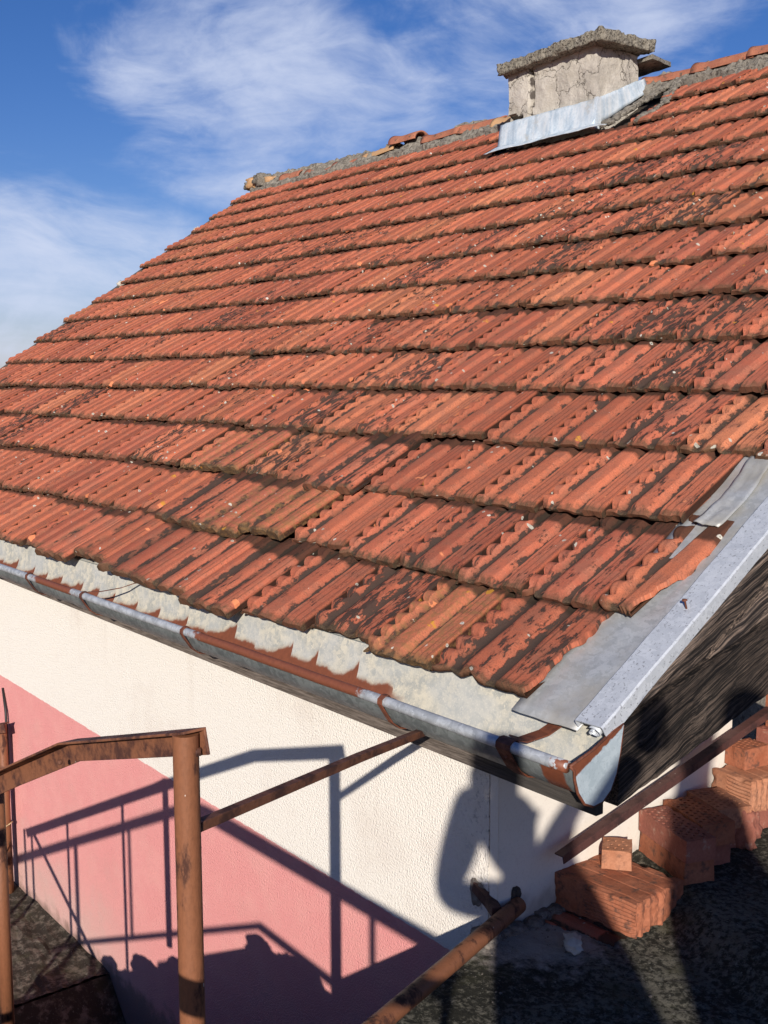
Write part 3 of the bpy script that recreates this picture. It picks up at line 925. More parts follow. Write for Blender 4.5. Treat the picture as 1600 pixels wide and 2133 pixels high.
def tile_mesh(seed, style=0, hi=True, ragged=None):
    """one clay tile: x across from 0 to TW, y up the slope from 0, z off the bed"""
    rnd = random.Random(seed)
    off = Vector((seed * 7.13, seed * 3.31, seed * 1.77))
    if hi:
        ts = [0.0, 0.02, 0.045, 0.075, 0.11, 0.14, 0.165, 0.20, 0.225, 0.25, 0.285, 0.32, 0.345, 0.375, 0.41, 0.465, 0.52, 0.555, 0.585, 0.615, 0.65, 0.685, 0.705, 0.73, 0.755, 0.80, 0.84, 0.88, 0.92, 0.96, 0.985, 1.0]
        nr = 46
    else:
        ts = [0.0, 0.02, 0.05, 0.09, 0.14, 0.19, 0.235, 0.30, 0.35, 0.41, 0.52, 0.60, 0.66, 0.70, 0.755, 0.86, 0.985, 1.0]
        nr = 32
    lob = rnd.uniform(4.9, 5.7) if style == 0 else 0
    ph = rnd.uniform(0, 1)
    rows = [0.0, 0.0035, 0.008] + [0.008 + (TL - 0.008) * (k / nr) for k in range(1, nr + 1)]
    chip = [rnd.uniform(0, TW) for _ in range(2)]
    chw = [rnd.uniform(0.008, 0.03) for _ in range(2)]
    chd = [rnd.choice((0, 0.003, 0.007, 0.018)) * rnd.uniform(.5, 1.4) for _ in range(2)]
    nt, V, F, UV = len(ts), [], [], []
    for ri, y in enumerate(rows):
        for t in ts:
            x = t * TW
            h = profile(t, style)
            yy = y
            if lob:                                      # ribs run out in rounded toes just behind the front lip
                toe = min(max((y - 0.004) / 0.022, 0), 1)
                toe = 0.38 + 0.62 * toe * toe * (3 - 2 * toe)
                h = 0.014 + (h - 0.014) * (toe if t < 0.70 else 0.55 + 0.45 * toe)
            if lob and t < 0.20:
                fr_ = (y / EXP * lob + ph) % 1.0
                s = (4 * fr_ * (1 - fr_)) ** 0.50        # one lobe of the scalloped edge
                edge = 0.006 + 0.075 * (1 - s)           # the notch bites into the roll's edge
                x = (t + edge * (1 - t / 0.20)) * TW if t > 0 else 0.0
                if t <= 0.02:
                    h = 0.001 if t == 0 else 0.003
                else:
                    h *= 1 - 0.86 * (1 - s) * min(1.0, max(0.0, (0.21 - t) / 0.12))
                h = max(h, 0.001)
            n1 = noise.noise(Vector((x * 28, y * 22, 0)) + off)
            n2 = noise.noise(Vector((x * 120, y * 90, 3)) + off)
            h += 0.0011 * n1 + 0.0005 * n2
            if ri == 0:
                h -= 0.0042
            elif ri == 1:
                h -= 0.0012
            fr = max(0.0, 1 - y / 0.05)
            wob = 0.0035 * noise.noise(Vector((x * 45, 0, 9)) + off) + 0.0016 * noise.noise(Vector((x * 170, 0, 5)) + off)
            for c, w, d in zip(chip, chw, chd):
                wob += d * max(0.0, 1 - abs(x - c) / w)
            yy += fr * wob
            if ragged and t > 0.35:                      # the tile is snapped off along a rough diagonal
                lim = ragged[0] + (ragged[1] - ragged[0]) * y / TL + 0.07 * noise.noise(Vector((y * 22, 1, 2)) + off) + 0.018 * noise.noise(Vector((y * 80, 4, 2)) + off)
                k = 0.35 + (t - 0.35) * (lim - 0.35) / 0.65
                x = k * TW
                h = profile(k, style) + 0.001 * n1
            V.append((x, yy, h))
            UV.append((k if (ragged and t > 0.35) else t, y / TL))
    nv = len(V)
    # underside: front edge row, then the sides
    def under(t):
        if style == 0:
            return 0.0 + 0.006 * max(0.0, math.cos((t - 0.465) * 2 * math.pi * 2.2)) if 0.2 < t < 0.9 else 0.0
        return 0.007 * max(0.0, math.cos((t - 0.5) * 2 * math.pi * 2.0)) if 0.1 < t < 0.9 else 0.0
    for i, t in enumerate(ts):
        V.append((V[i][0], V[i][1] + 0.004, under(t)))
        UV.append((t, -0.10))
    for i, t in enumerate(ts):
        V.append((V[i][0], TL, 0.0))
        UV.append((t, 0.5))
    for r in range(len(rows) - 1):
        for i in range(nt - 1):
            a = r * nt + i
            F.append((a, a + 1, a + nt + 1, a + nt))
    for i in range(nt - 1):
        F.append((nv + i, nv + i + 1, i + 1, i))                       # end face
        F.append((nv + nt + i, nv + nt + i + 1, nv + i + 1, nv + i))   # underside
    # side lips
    for r in range(len(rows) - 1):
        pass
    sv = len(V)
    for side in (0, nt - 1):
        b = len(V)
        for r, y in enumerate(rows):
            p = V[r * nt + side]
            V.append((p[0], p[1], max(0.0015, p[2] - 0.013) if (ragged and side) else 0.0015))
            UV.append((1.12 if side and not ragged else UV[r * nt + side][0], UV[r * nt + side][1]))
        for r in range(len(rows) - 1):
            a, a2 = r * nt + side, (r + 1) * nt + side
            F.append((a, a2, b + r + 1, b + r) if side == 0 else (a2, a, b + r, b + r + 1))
    return V, F, UV


def uv_mesh(name, V, F, UV, tints=None):
    me = bpy.data.meshes.new(name)
    me.from_pydata(V, [], F)
    ul = me.uv_layers.new(name='UVMap')
    li = [0] * len(me.loops)
    me.loops.foreach_get('vertex_index', li)
    flat = [c for i in li for c in UV[i]]
    ul.data.foreach_set('uv', flat)
    if tints is not None:
        at = me.attributes.new('tint', 'FLOAT_COLOR', 'POINT')
        at.data.foreach_set('color', [c for t in tints for c in t])
    me.shade_smooth()
    return me


NVAR = 14
var_hi = []
for s in range(NVAR):
    V, F, UV = tile_mesh(s + 1, 0, True)
    me = uv_mesh('roof_tile', V, F, UV)
    me.set_sharp_from_angle(angle=R(42))
    me.materials.append(M['tile'])
    var_hi.append(me)
var_old = []
for s in range(5):
    V, F, UV = tile_mesh(100 + s, 1, True)
    me = uv_mesh('fluted_tile', V, F, UV)
    me.set_sharp_from_angle(angle=R(42))
    me.materials.append(M['tile'])
    var_old.append(me)
var_lo = [tile_mesh(s + 40, 0, False) for s in range(8)]

joints = {
    0: [-2.927, -2.674, -2.441, -2.16, -1.886, -1.526, -1.272, -0.988, -0.673, -0.407, -0.158, 0.150],
    1: [-3.102, -2.87, -2.63, -2.39, -2.155, -1.927, -1.651, -1.379, -1.127, -0.85, -0.593, -0.345, -0.112, 0.118, 0.245],
    2: [-2.53, -2.295, -2.06, -1.796, -1.574, -1.317, -1.066, -0.822, -0.555, -0.314, -0.087, 0.147],
    3: [-2.407, -2.18, -1.935, -1.706, -1.465, -1.245, -1.02, -0.785, -0.534, -0.297, -0.05, 0.18, 0.30],
    4: [-2.721, -2.50, -2.286, -2.068, -1.836, -1.607, -1.384, -1.146, -0.898, -0.678, -0.431, -0.205, 0.03, 0.262],
}
OLD = {(0, 3), (0, 4), (0, 5), (0, 6), (0, 2), (1, 5), (1, 6), (1, 7), (2, 2), (2, 5)}
DARK = {(0, 8): .75, (0, 9): .3, (0, 10): .55, (1, 10): .55, (1, 8): .25, (2, 3): .95, (2, 10): .5, (3, 9): .6, (3, 10): .45, (2, 6): .35, (4, 9): .4, (0, 7): .45, (1, 12): .5, (1, 13): .3, (1, 11): .45, (3, 11): .5, (2, 9): .35}
MOSSY = {(1, 6): .9, (1, 7): .9, (2, 2): .9, (2, 1): .9, (0, 9): .9, (1, 5): .6}

clear_box = (-3.36, -2.50)     # the chimney's footprint across, left free of tiles
slots = []
for n in range(15):
    v0 = n * EXP
    js = list(joints.get(n, []))
    rj = random.Random(50 + n)
    if not js:
        u = 0.0278 + rj.uniform(-0.02, 0.02)
        js = [u + 0.232]
        js.insert(0, u)
    while js[0] > left_edge(v0) + 0.1:
        js.insert(0, js[0] - 0.232 + rj.uniform(-0.005, 0.005))
    le = left_edge(v0) + rj.uniform(-0.03, 0.03)
    base = len(joints.get(n, [])) - len(js)
    for i in range(len(js) - 1):
        a, b = js[i], js[i + 1]
        if b < le + 0.06:
            continue
        a = max(a, le)
        if n >= 13 and b > clear_box[0] and a < clear_box[1]:
            continue
        k = i + base if n in joints else None      # index in the measured row
        if n in joints:
            k = i - (len(js) - len(joints[n]))
        slots.append((n, k, a, b))
rb = random.Random(4)
# screen size of each tile decides which ones become parts of their own
cp = Vector((1.72944, -1.67178, 0.67337))
Rx, Dn, Fw = Vector(rx), Vector(dn), Vector(fw)
info = []
for (n, k, a, b) in slots:
    p = rp((a + b) / 2, n * EXP + 0.15, 0.02) - cp
    d = p.dot(Fw)
    sx, sy = p.dot(Rx) / max(d, .01) * 2303 + 800, p.dot(Dn) / max(d, .01) * 2303 + 1066
    inside = d > 0 and -60 < sx < 1660 and -60 < sy < 2190
    info.append((d if inside else 1e6 + d, n, k, a, b))
info.sort()
print('tiles in frame', sum(1 for i_ in info if i_[0] < 1e6), 'of', len(info))
NEAR = set((n, a) for (d, n, k, a, b) in info[:296] if d < 1e6)
far_V, far_F, far_UV, far_T = [], [], [], []
for (d, n, k, a, b) in info:
    key = (n, k) if (k is not None and k >= 0) else None
    w = b - a
    v0 = n * EXP
    rr = random.Random(int(n * 1000 + a * 997))
    dk = DARK.get(key, None) if key in DARK else None
    pal = noise.noise(Vector((a * 0.9, v0 * 0.9, 4.2)))
    if dk is None:
        run = noise.noise(Vector((a * 1.5 + v0 * 0.5, v0 * 0.55, 1.3))) + 0.6 * noise.noise(Vector((a * 3.1, v0 * 1.4, 6.3)))
        dk = max(0.0, 0.27 + (0.10 if 4 <= n <= 10 and a > -4.0 else 0.0) + (0.16 * max(0, min(1, (a + 1.9) / 1.2)) if n <= 5 else 0.0) + 0.45 * run + rr.gauss(0, 0.12) + 0.10 * max(0, min(1, (a + 2.5) / 2.5)))
        if rr.random() < 0.12 and n > 1:
            dk += rr.uniform(0.25, 0.45)
        if n >= 11:
            dk *= 0.55
    dk = min(dk, 0.78)
    ms = MOSSY.get(key, rr.uniform(0.1, 0.6))
    hue = min(max(0.42 + 0.4 * pal + rr.gauss(0, 0.27), 0), 1)
    lift = rr.gauss(0, 0.0018)
    yaw = rr.gauss(0, 0.007)
    roll = rr.gauss(0, 0.006)
    dv = rr.gauss(0, 0.005)
    if n <= 3:
        dv *= 2.0
        lift *= 1.8
        yaw *= 1.5
    if n == 0:
        dv += 0.008 * math.sin(a * 7)
    if n >= 2 and rr.random() < 0.06:               # slipped a little out of line
        dv -= rr.uniform(0.012, 0.035)
        yaw += rr.gauss(0, 0.02)
        lift += 0.004
    tilt = -0.098                                   # back end lower, tucked under the next course
    style_old = key in OLD
    if style_old:
        lift += 0.009 + abs(rr.gauss(0, 0.004))
        yaw += rr.gauss(0, 0.022)
        dv += -0.022 + rr.gauss(0, 0.012)
        roll += rr.gauss(0, 0.015)
    m = Matrix.Translation(rp(a, v0 + dv, 0.004 + lift)) @ Matrix(((1, 0, 0, 0), (0, CT, -ST, 0), (0, ST, CT, 0), (0, 0, 0, 1)))
    m = m @ Matrix.Rotation(yaw, 4, 'Z') @ Matrix.Rotation(tilt + rr.gauss(0, 0.006), 4, 'X') @ Matrix.Rotation(roll, 4, 'Y')
    scx = w / TW
    if key in ((1, 13), (3, 11)):
        scx = 1.0
    m = m @ Matrix.Diagonal((scx * (1.012 if not style_old else 0.985), 1, 1, 1))
    if (n, a) in NEAR:
        if key == (1, 13):
            V, F, UV = tile_mesh(201, 0, True, ragged=(0.44, 0.74))
            me = uv_mesh('broken_tile', V, F, UV)
            me.materials.append(M['tile'])
            m = m @ Matrix.Rotation(R(-2), 4, 'Z')
            nm = 'broken_tile'
        elif key == (0, 10):
            V, F, UV = tile_mesh(202, 0, True, ragged=(1.0, 1.02))
            me = uv_mesh('broken_tile', V, F, UV)
            me.materials.append(M['tile'])
            nm = 'broken_tile'
        elif key == (3, 11):
            V, F, UV = tile_mesh(203, 0, True, ragged=(0.50, 0.52))
            me = uv_mesh('broken_tile', V, F, UV)
            me.materials.append(M['tile'])
            nm = 'broken_tile'
        elif style_old:
            me = var_old[rr.randrange(5)]
            nm = 'fluted_tile'
        else:
            me = var_hi[rr.randrange(NVAR)]
            nm = 'roof_tile'
        o = bpy.data.objects.new(nm, me)
        COL.objects.link(o)
        o.parent = roof
        o.matrix_parent_inverse = Matrix.Identity(4)
        o.matrix_basis = m
        o.matrix_parent_inverse = (Matrix.Translation(house.location) @ roof.matrix_parent_inverse).inverted()
        o.color = (hue, dk, ms, 1)
    else:
        V, F, UV = var_lo[rr.randrange(8)]
        o = len(far_V)
        far_V += [tuple(m @ Vector(p)) for p in V]
        far_F += [tuple(i + o for i in f) for f in F]
        far_UV += UV
        far_T += [(hue, dk, ms, 1)] * len(V)
me = uv_mesh('roof_tile_field', far_V, far_F, far_UV, far_T)
me.set_sharp_from_angle(angle=R(42))
me.materials.append(M['tile_far'])
o = link('roof_tile_field', me, None, roof)
o['kind'] = 'stuff'

# slipped splinters of tile lying on the roof, part of the tiling
def chipmesh(seed, sx, sy, sz):
    v, f = lump(sx, sy, sz, seed, 0.5, 1.6, 3, 0.2)
    return v, f


def roof_frame(u, v, o, rot=0.0, tilt=0.0):
    return Matrix.Translation(rp(u, v, o)) @ Matrix(((1, 0, 0, 0), (0, CT, -ST, 0), (0, ST, CT, 0), (0, 0, 0, 1))) @ Matrix.Rotation(rot, 4, 'Z') @ Matrix.Rotation(tilt, 4, 'X')


# verge side: closing edge tiles and white mortar dabs on the far verge
dabs = MB()
for k in (2, 6, 9, 12, 14):
    v = k * EXP + random.uniform(0.05, 0.25)
    lv_, lf_ = lump(random.uniform(.04, .08), random.uniform(.05, .10), .04, k + 3, 0.4)
    mm = roof_frame(left_edge(v) - 0.03, v, -0.03)
    MB().add([mm @ p for p in lv_], lf_).obj('verge_mortar', M['stone'], roof, smooth=True)
lb = MB()
lb.hexa([rp(left_edge(0) - .06, 0.0, -.10), rp(left_edge(0) - .02, 0.0, -.10), rp(left_edge(4.5) - .02, 4.5, -.10), rp(left_edge(4.5) - .06, 4.5, -.10),
         rp(left_edge(0) - .06, 0.0, -.012), rp(left_edge(0) - .02, 0.0, -.012), rp(left_edge(4.5) - .02, 4.5, -.012), rp(left_edge(4.5) - .06, 4.5, -.012)])
lb.obj('far_verge_board', M['fascia'], roof)

# ------------------------------------------------------------------ ridge
def ridge_tile(seed, ln=0.40, r=0.085):
    off = Vector((seed * 2.1, seed, 0))
    v, f = [], []
    nl, na = 10, 14
    for i in range(nl + 1):
        x = ln * i / nl
        k = 1 + 0.20 * max(0, 1 - x / 0.07)              # collar at one end
        for shell in (0, 1):
            for a in range(na + 1):
                an = math.pi * (a / na)
                rr_ = (r * k - 0.014 * shell) * (1 + 0.05 * noise.noise(Vector((x * 8, an, 0)) + off))
                v.append((x, math.cos(an) * rr_ * 1.05, math.sin(an) * rr_ * 0.85))
    st = 2 * (na + 1)
    for i in range(nl):
        for a in range(na):
            f.append((i * st + a, (i + 1) * st + a, (i + 1) * st + a + 1, i * st + a + 1))
            b = na + 1
            f.append((i * st + b + a, i * st + b + a + 1, (i + 1) * st + b + a + 1, (i + 1) * st + b + a))
    for i in (0, nl):
        for a in range(na):
            b = na + 1
            q = (i * st + a, i * st + a + 1, i * st + b + a + 1, i * st + b + a)
            f.append(q if i == 0 else tuple(reversed(q)))
    return v, f


rtop = rp(0, 4.56, 0)
x = -6.80
i = 0
rr = random.Random(12)
while x < 0.2:
    i += 1
    if -3.50 < x < -2.62:
        x = -2.62
    v, f = ridge_tile(i, rr.choice((0.40, 0.40, 0.28, 0.20)), rr.uniform(0.066, 0.080))
    big = x > -2.3 or -5.1 < x < -4.6
    m = Matrix.Translation((x, rtop.y + rr.uniform(-.015, .015), rtop.z + rr.uniform(-.028, 0.012) + (0.032 if big else rr.choice((-0.025, 0.0, 0.022))))) @ Matrix.Rotation(rr.gauss(0, .03), 4, 'Z') @ Matrix.Rotation(rr.gauss(0, .03), 4, 'Y')
    mb = MB().add([m @ Vector(p) for p in v], f)
    mb.obj('ridge_tile', M['ridge_buff'] if i in (9, 1, 5) else M['ridge'], roof, smooth=True)
    x += 0.37
# mortar bed under the ridge tiles
for (xa, xb) in ((-6.85, -3.40), (-2.64, 0.25)):
    nx = int((xb - xa) / 0.022)
    v, f = [], []
    for i in range(nx + 1):
        xx = xa + (xb - xa) * i / nx
        for j in range(9):
            s = j / 8
            vv = 4.40 + 0.22 * s
            p = Vector((xx, vv, 0))
            hgt = 0.026 + 0.024 * s + 0.034 * noise.noise(p * 6) + 0.024 * noise.noise(p * 26) + 0.012 * noise.noise(p * 60)
            if j == 0:
                hgt = -0.02
            v.append(rp(xx, vv + (0.05 * noise.noise(Vector((xx * 3, 0, 7))) + 0.02 * noise.noise(Vector((xx * 14, 0, 7)))) * (1 - s), hgt))
    for i in range(nx):
        for j in range(8):
            a = i * 9 + j
            f.append((a, a + 9, a + 10, a + 1))
    MB().add(v, f).obj('ridge_mortar', M['mortar'], roof, smooth=False)
# loose lumps at the left end of the ridge
for k, (lx, s) in enumerate(((-6.86, .13), (-6.72, .15), (-6.60, .10), (-6.94, .10))):
    v, f = lump(s, s, s * .75, k + 31, 0.35)
    MB().add([Vector((lx, rtop.y - 0.06, rtop.z - 0.03)) + p for p in v], f).obj('mortar_lump', M['mortar' if k % 2 else 'ridge_buff'], roof, smooth=True)

# ------------------------------------------------------------------ chimney


def chim_fn(p):
    q = p.copy()
    n1 = noise.noise(p * 3.2 + Vector((5, 2, 1)))
    n2 = noise.noise(p * 11 + Vector((5, 2, 1)))
    n3 = noise.noise(p * 34)
    nrm = Vector((p.x / 0.36, p.y / 0.19, 0))
    if nrm.length > 0:
        nrm.normalize()
    q += nrm * (0.016 * n1 + 0.009 * n2 + 0.004 * n3)
    # render fallen away at the lower left corner of the front
    if p.y < -0.17 and p.x < -0.215 + 0.05 * n2 and p.z < 0.345 + 0.04 * n2:
        q.y += 0.075
    # slab crack between the two halves of render
    if abs(p.x + 0.155 + 0.012 * n2) < 0.011 and p.y < -0.15:
        q.y += 0.034
    if p.x < -0.165 and p.y < -0.15:
        q.y -= 0.012
    return q


v, f = gridbox(0.70, 0.37, 0.62, 64, 34, 56, chim_fn)
cc = Vector((-2.942, 3.585, 1.94))
chimney = MB().add([cc + p for p in v], f).obj('chimney', M['chimney'], house, smooth=True)
chimney.data.set_sharp_from_angle(angle=R(50))


def cap_fn(p):
    q = p.copy()
    n = noise.noise(p * 14 + Vector((1, 9, 3))) * 0.009 + noise.noise(p * 45) * 0.008 + noise.noise(p * 90) * 0.004
    out = Vector((p.x / 0.41, p.y / 0.235, (p.z - 0.03) / 0.03))
    q += Vector((out.x ** 5 * n, out.y ** 5 * n, out.z * n))
    q.z += 0.010 * math.sin(p.x * 3.0 + 0.5)
    return q


v, f = gridbox(0.82, 0.47, 0.062, 74, 44, 6, cap_fn)
mcap = Matrix.Translation((-2.905, 3.560, 2.545)) @ Matrix.Rotation(R(-1.0), 4, 'Y') @ Matrix.Rotation(R(1.5), 4, 'X')
MB().add([mcap @ p for p in v], f).obj('chimney_cap', M['cap_slab'], chimney, smooth=True)
ls = MB()
lm = Matrix.Translation((-2.72, 3.86, 2.505)) @ Matrix.Rotation(R(-6), 4, 'Y') @ Matrix.Rotation(R(8), 4, 'Z')
v, f = gridbox(0.42, 0.22, 0.026, 16, 12, 2, lambda p: p + Vector((0, 0, 0.006 * noise.noise(p * 18))))
ls.add([lm @ p for p in v], f).obj('cover_slab', M['mortar'], chimney)
# sheet metal skirt
fl = MB()


def skirt(p0, p1, p2, p3, nx, nz, amp, seed):
    v, f = [], []
    for j in range(nz + 1):
        for i in range(nx + 1):
            s, t = i / nx, j / nz
            p = (p0.lerp(p1, s)).lerp(p3.lerp(p2, s), t)
            d = amp * noise.noise(p * 7 + Vector((seed, 0, 0))) + amp * 0.4 * noise.noise(p * 25)
            v.append(p + Vector((d * 0.5, -d, d * 0.4)))
    for j in range(nz):
        for i in range(nx):
            a = j * (nx + 1) + i
            f.append((a, a + 1, a + nx + 2, a + nx + 1))
    return v, f


FL, FR = -3.335, -2.555
yf = 3.365
zroof = lambda y: y * ST / CT
fl.add(*skirt(Vector((FL, yf - 0.02, zroof(yf) + 0.02)), Vector((FR, yf - 0.02, zroof(yf) + 0.02)), Vector((FR, yf + 0.012, zroof(yf) + 0.19)), Vector((FL, yf + 0.012, zroof(yf) + 0.17)), 30, 8, 0.012, 1))
fl.add(*skirt(rp(FL - 0.07, 3.885, 0.037), rp(FR + 0.14, 3.885, 0.048), Vector((FR + 0.01, yf - 0.018, zroof(yf) + 0.035)), Vector((FL, yf - 0.018, zroof(yf) + 0.035)), 34, 5, 0.012, 2))
fl.add(*skirt(Vector((FR - 0.002, yf - 0.020, zroof(yf) + 0.02)), Vector((FR + 0.02, 3.80, zroof(3.80) + 0.02)), Vector((FR - 0.015, 3.80, zroof(3.80) + 0.10)), Vector((FR - 0.001, yf + 0.012, zroof(yf) + 0.19)), 20, 6, 0.012, 3))
fl.hexa([(FR - 0.020, yf - 0.034, zroof(yf) + 0.012), (FR + 0.016, yf - 0.034, zroof(yf) + 0.012), (FR + 0.016, yf + 0.02, zroof(yf) + 0.012), (FR - 0.020, yf + 0.02, zroof(yf) + 0.012),
         (FR - 0.020, yf + 0.000, zroof(yf) + 0.192), (FR + 0.006, yf + 0.000, zroof(yf) + 0.192), (FR + 0.006, yf + 0.03, zroof(yf) + 0.192), (FR - 0.020, yf + 0.03, zroof(yf) + 0.192)])
so = fl.obj('chimney_flashing', M['zinc_chim'], chimney, smooth=True)
so.data.set_sharp_from_angle(angle=R(35))
sm = so.modifiers.new('thick', 'SOLIDIFY')
sm.thickness = 0.003
# mortar run beside the skirt
mr = MB()
for k in range(46):
    t = k / 45
    u = -2.50 + 0.10 * t + random.uniform(-.03, .03)
    vv = 3.98 + 0.50 * t
    s = random.uniform(.025, .05)
    lv_, lf_ = lump(s, s, s * .6, k + 60, 0.4, 2.2, 4)
    mm = roof_frame(u, vv, 0.008)
    mr.add([mm @ p for p in lv_], lf_)
for k in range(34):
    t = k / 33
    u = -2.25 + 0.05 * math.sin(t * 5) + random.uniform(-.02, .02)
    vv = 3.93 + 0.50 * t
    s = random.uniform(.022, .042)
    lv_, lf_ = lump(s, s, s * .6, k + 160, 0.4, 2.2, 4)
    mm = roof_frame(u, vv, 0.010)
    mr.add([mm @ p for p in lv_], lf_)
mo = mr.obj('mortar_smear', M['mortar'], roof, smooth=True)
mo['kind'] = 'stuff'

# ------------------------------------------------------------------ right verge
tray = MB()
v, f = [], []
nu, nv_ = 8, 150
for j in range(nv_ + 1):
    for i in range(nu + 1):
        u = 0.128 + 0.182 * i / nu
        vv = -0.035 + 4.55 * j / nv_
        p = Vector((u * 6, vv * 3, 1))
        v.append(rp(u, vv, -0.006 + 0.005 * noise.noise(p * 1.5) + 0.004 * noise.noise(p * 4)))
for j in range(nv_):
    for i in range(nu):
        a = j * (nu + 1) + i
        f.append((a, a + 1, a + nu + 2, a + nu + 1))
to = tray.add(v, f).obj('flashing_sheet', M['zinc_tray'], roof, smooth=True)
sm = to.modifiers.new('thick', 'SOLIDIFY')
sm.thickness = 0.0025
sm.offset = -1
# lifted sheet overlap higher up
lap = MB()
v, f = [], []
for j in range(21):
    for i in range(9):
        s, t = i / 8, j / 20
        u = 0.178 + 0.065 * s + 0.010 * math.sin(t * 5)
        vv = 0.625 + 0.33 * t
        v.append(rp(u, vv, 0.003 + 0.008 * (1 - s) * math.exp(-t * 2) + 0.005 * noise.noise(Vector((s * 4, t * 7, 0)))))
for j in range(20):
    for i in range(8):
        a = j * 9 + i
        f.append((a, a + 1, a + 10, a + 9))
lo = lap.add(v, f).obj('flashing_lap', M['zinc_tray'], roof, smooth=True)
lo.modifiers.new('thick', 'SOLIDIFY').thickness = 0.003

# folded cap: top strip, inner return and outer return
vc = MB()
prof = [(a + 0.018, b) for a, b in [(0.289, -0.004), (0.289, 0.012), (0.292, 0.016), (0.358, 0.017), (0.361, 0.013), (0.361, -0.018), (0.3585, -0.018), (0.3585, 0.0125), (0.357, 0.0145), (0.2925, 0.0135), (0.2915, 0.010), (0.2915, -0.004)]]
v, f = [], []
N = 200
for j in range(N + 1):
    vv = -0.028 + 4.6 * j / N
    for (a, b) in prof:
        v.append(rp(a + 0.002 * noise.noise(Vector((vv * 4, b * 30, 2))), vv, b + 0.0028 * noise.noise(Vector((vv * 6, a * 25, 2))) + 0.0012 * noise.noise(Vector((vv * 23, a * 40, 5)))))
n = len(prof)
for j in range(N):
    for k in range(n):
        f.append((j * n + k, j * n + (k + 1) % n, (j + 1) * n + (k + 1) % n, (j + 1) * n + k))
f.append(tuple(range(n)))
f.append(tuple(N * n + k for k in reversed(range(n))))
vcap = vc.add(v, f).obj('verge_cap', M['zinc_verge'], roof)
# the sheet rolled into a curl at the open lower end
cu = MB()
v, f = [], []
for j in range(9):
    vv = -0.030 + 0.07 * j / 8
    for k in range(30):
        an = -k / 29 * 4.6 * math.pi * 0.5 + 2.2
        r_ = 0.0135 - 0.0065 * k / 29
        v.append(rp(0.352 + math.cos(an) * r_ * 1.25, vv - (0.004 if k > 18 else 0), -0.002 + math.sin(an) * r_))
for j in range(8):
    for k in range(29):
        a = j * 30 + k
        f.append((a, a + 1, a + 31, a + 30))
co = cu.add(v, f).obj('rolled_edge', M['zinc_verge'], roof, smooth=True)
co.modifiers.new('thick', 'SOLIDIFY').thickness = 0.0014
nl = MB()
nb = rp(0.343, 0.335, 0.015)
nl.tube([nb, nb + Vector((-0.003, -0.002, 0.016)), nb + Vector((-0.004, -0.002, 0.017)), nb + Vector((-0.004, -0.002, 0.021))], [0.0022, 0.0022, 0.0062, 0.0055], 10)
nl.obj('nail', M['strap'], roof, smooth=True)

# barge boards
xo, xi = 0.366, 0.338


def plank(name, pts, x1, x0, nx=26, nz=8, amp=0.0025, seed=1, tone=1.0):
    """pts: (y,z) lower-left, lower-right, upper-right, upper-left; a plank with worn edges"""
    ll, lr, ur, ul = [Vector((0, a, b)) for a, b in pts]
    v, f = [], []
    for side, xx in ((0, x1), (1, x0)):
        for j in range(nz + 1):
            for i in range(nx + 1):
                s, t = i / nx, j / nz
                p = ll.lerp(lr, s).lerp(ul.lerp(ur, s), t)
                e = noise.noise(Vector((p.y * 22, p.z * 22, seed))) * amp
                if j == 0:
                    p.z += 2.2 * e + 0.003 * noise.noise(Vector((p.y * 60, 3, seed)))
                v.append((xx + e * (1 if side == 0 else 0), p.y, p.z))
    m_ = (nx + 1) * (nz + 1)
    for j in range(nz):
        for i in range(nx):
            a = j * (nx + 1) + i
            f.append((a, a + 1, a + nx + 2, a + nx + 1))
            f.append((m_ + a, m_ + a + nx + 1, m_ + a + nx + 2, m_ + a + 1))
    for i in range(nx):
        f.append((i, m_ + i, m_ + i + 1, i + 1))
        a = nz * (nx + 1) + i
        f.append((a, a + 1, m_ + a + 1, m_ + a))
    for j in range(nz):
        a, b = j * (nx + 1), (j + 1) * (nx + 1)
        f.append((a, b, m_ + b, m_ + a))
        a, b = a + nx, b + nx
        f.append((a, m_ + a, m_ + b, b))
    o = MB().add(v, f).obj(name, M['wood'], house)
    o.color = (tone, 1, 1, 1)
    return o


plank('barge_board', [(0.022, -0.172), (1.30, 0.150), (1.30, 0.310), (0.022, -0.010)], xo + 0.010, xi, 60, 8, 0.004, 1, 0.62)
for k in range(9):
    ys = max(0.0, (0.060 * (k + 1) - 0.140) / 0.35) if k else 0.0
    za, zb_ = -0.022 - 0.060 * k - 0.0515, -0.022 - 0.060 * k
    tn = ST / CT
    ye = 4.0 if k < 6 else 1.6
    plank('barge_board', [(ys + 0.02, (ys + 0.02) * tn + za), (ye, ye * tn + za), (ye, ye * tn + zb_), (ys + 0.02, (ys + 0.02) * tn + zb_)], xo - 0.010 - 0.008 * (k % 2), xi, 90, 4, 0.003, 3 + k, (2.1, 1.2, 1.8, 1.4, 1.9)[k % 5])

# soffit under the verge so that daylight does not come through
sf = MB()
sf.add([rp(-0.05, 0.10, -0.10), rp(0.334, 0.10, -0.10), rp(0.334, 4.5, -0.10), rp(-0.05, 4.5, -0.10)], [(0, 1, 2, 3)])
sf.obj('verge_soffit', M['fascia'], roof)

# ------------------------------------------------------------------ gutter
def zf(x):
    """slight fall and sag along the gutter"""
    return 0.0045 * math.sin((x + 2.3) * 1.7) - 0.010 * min(1, max(0, (-x - 0.1) / 1.2)) + 0.006 * min(1, max(0, (-x - 1.5) / 1.2))


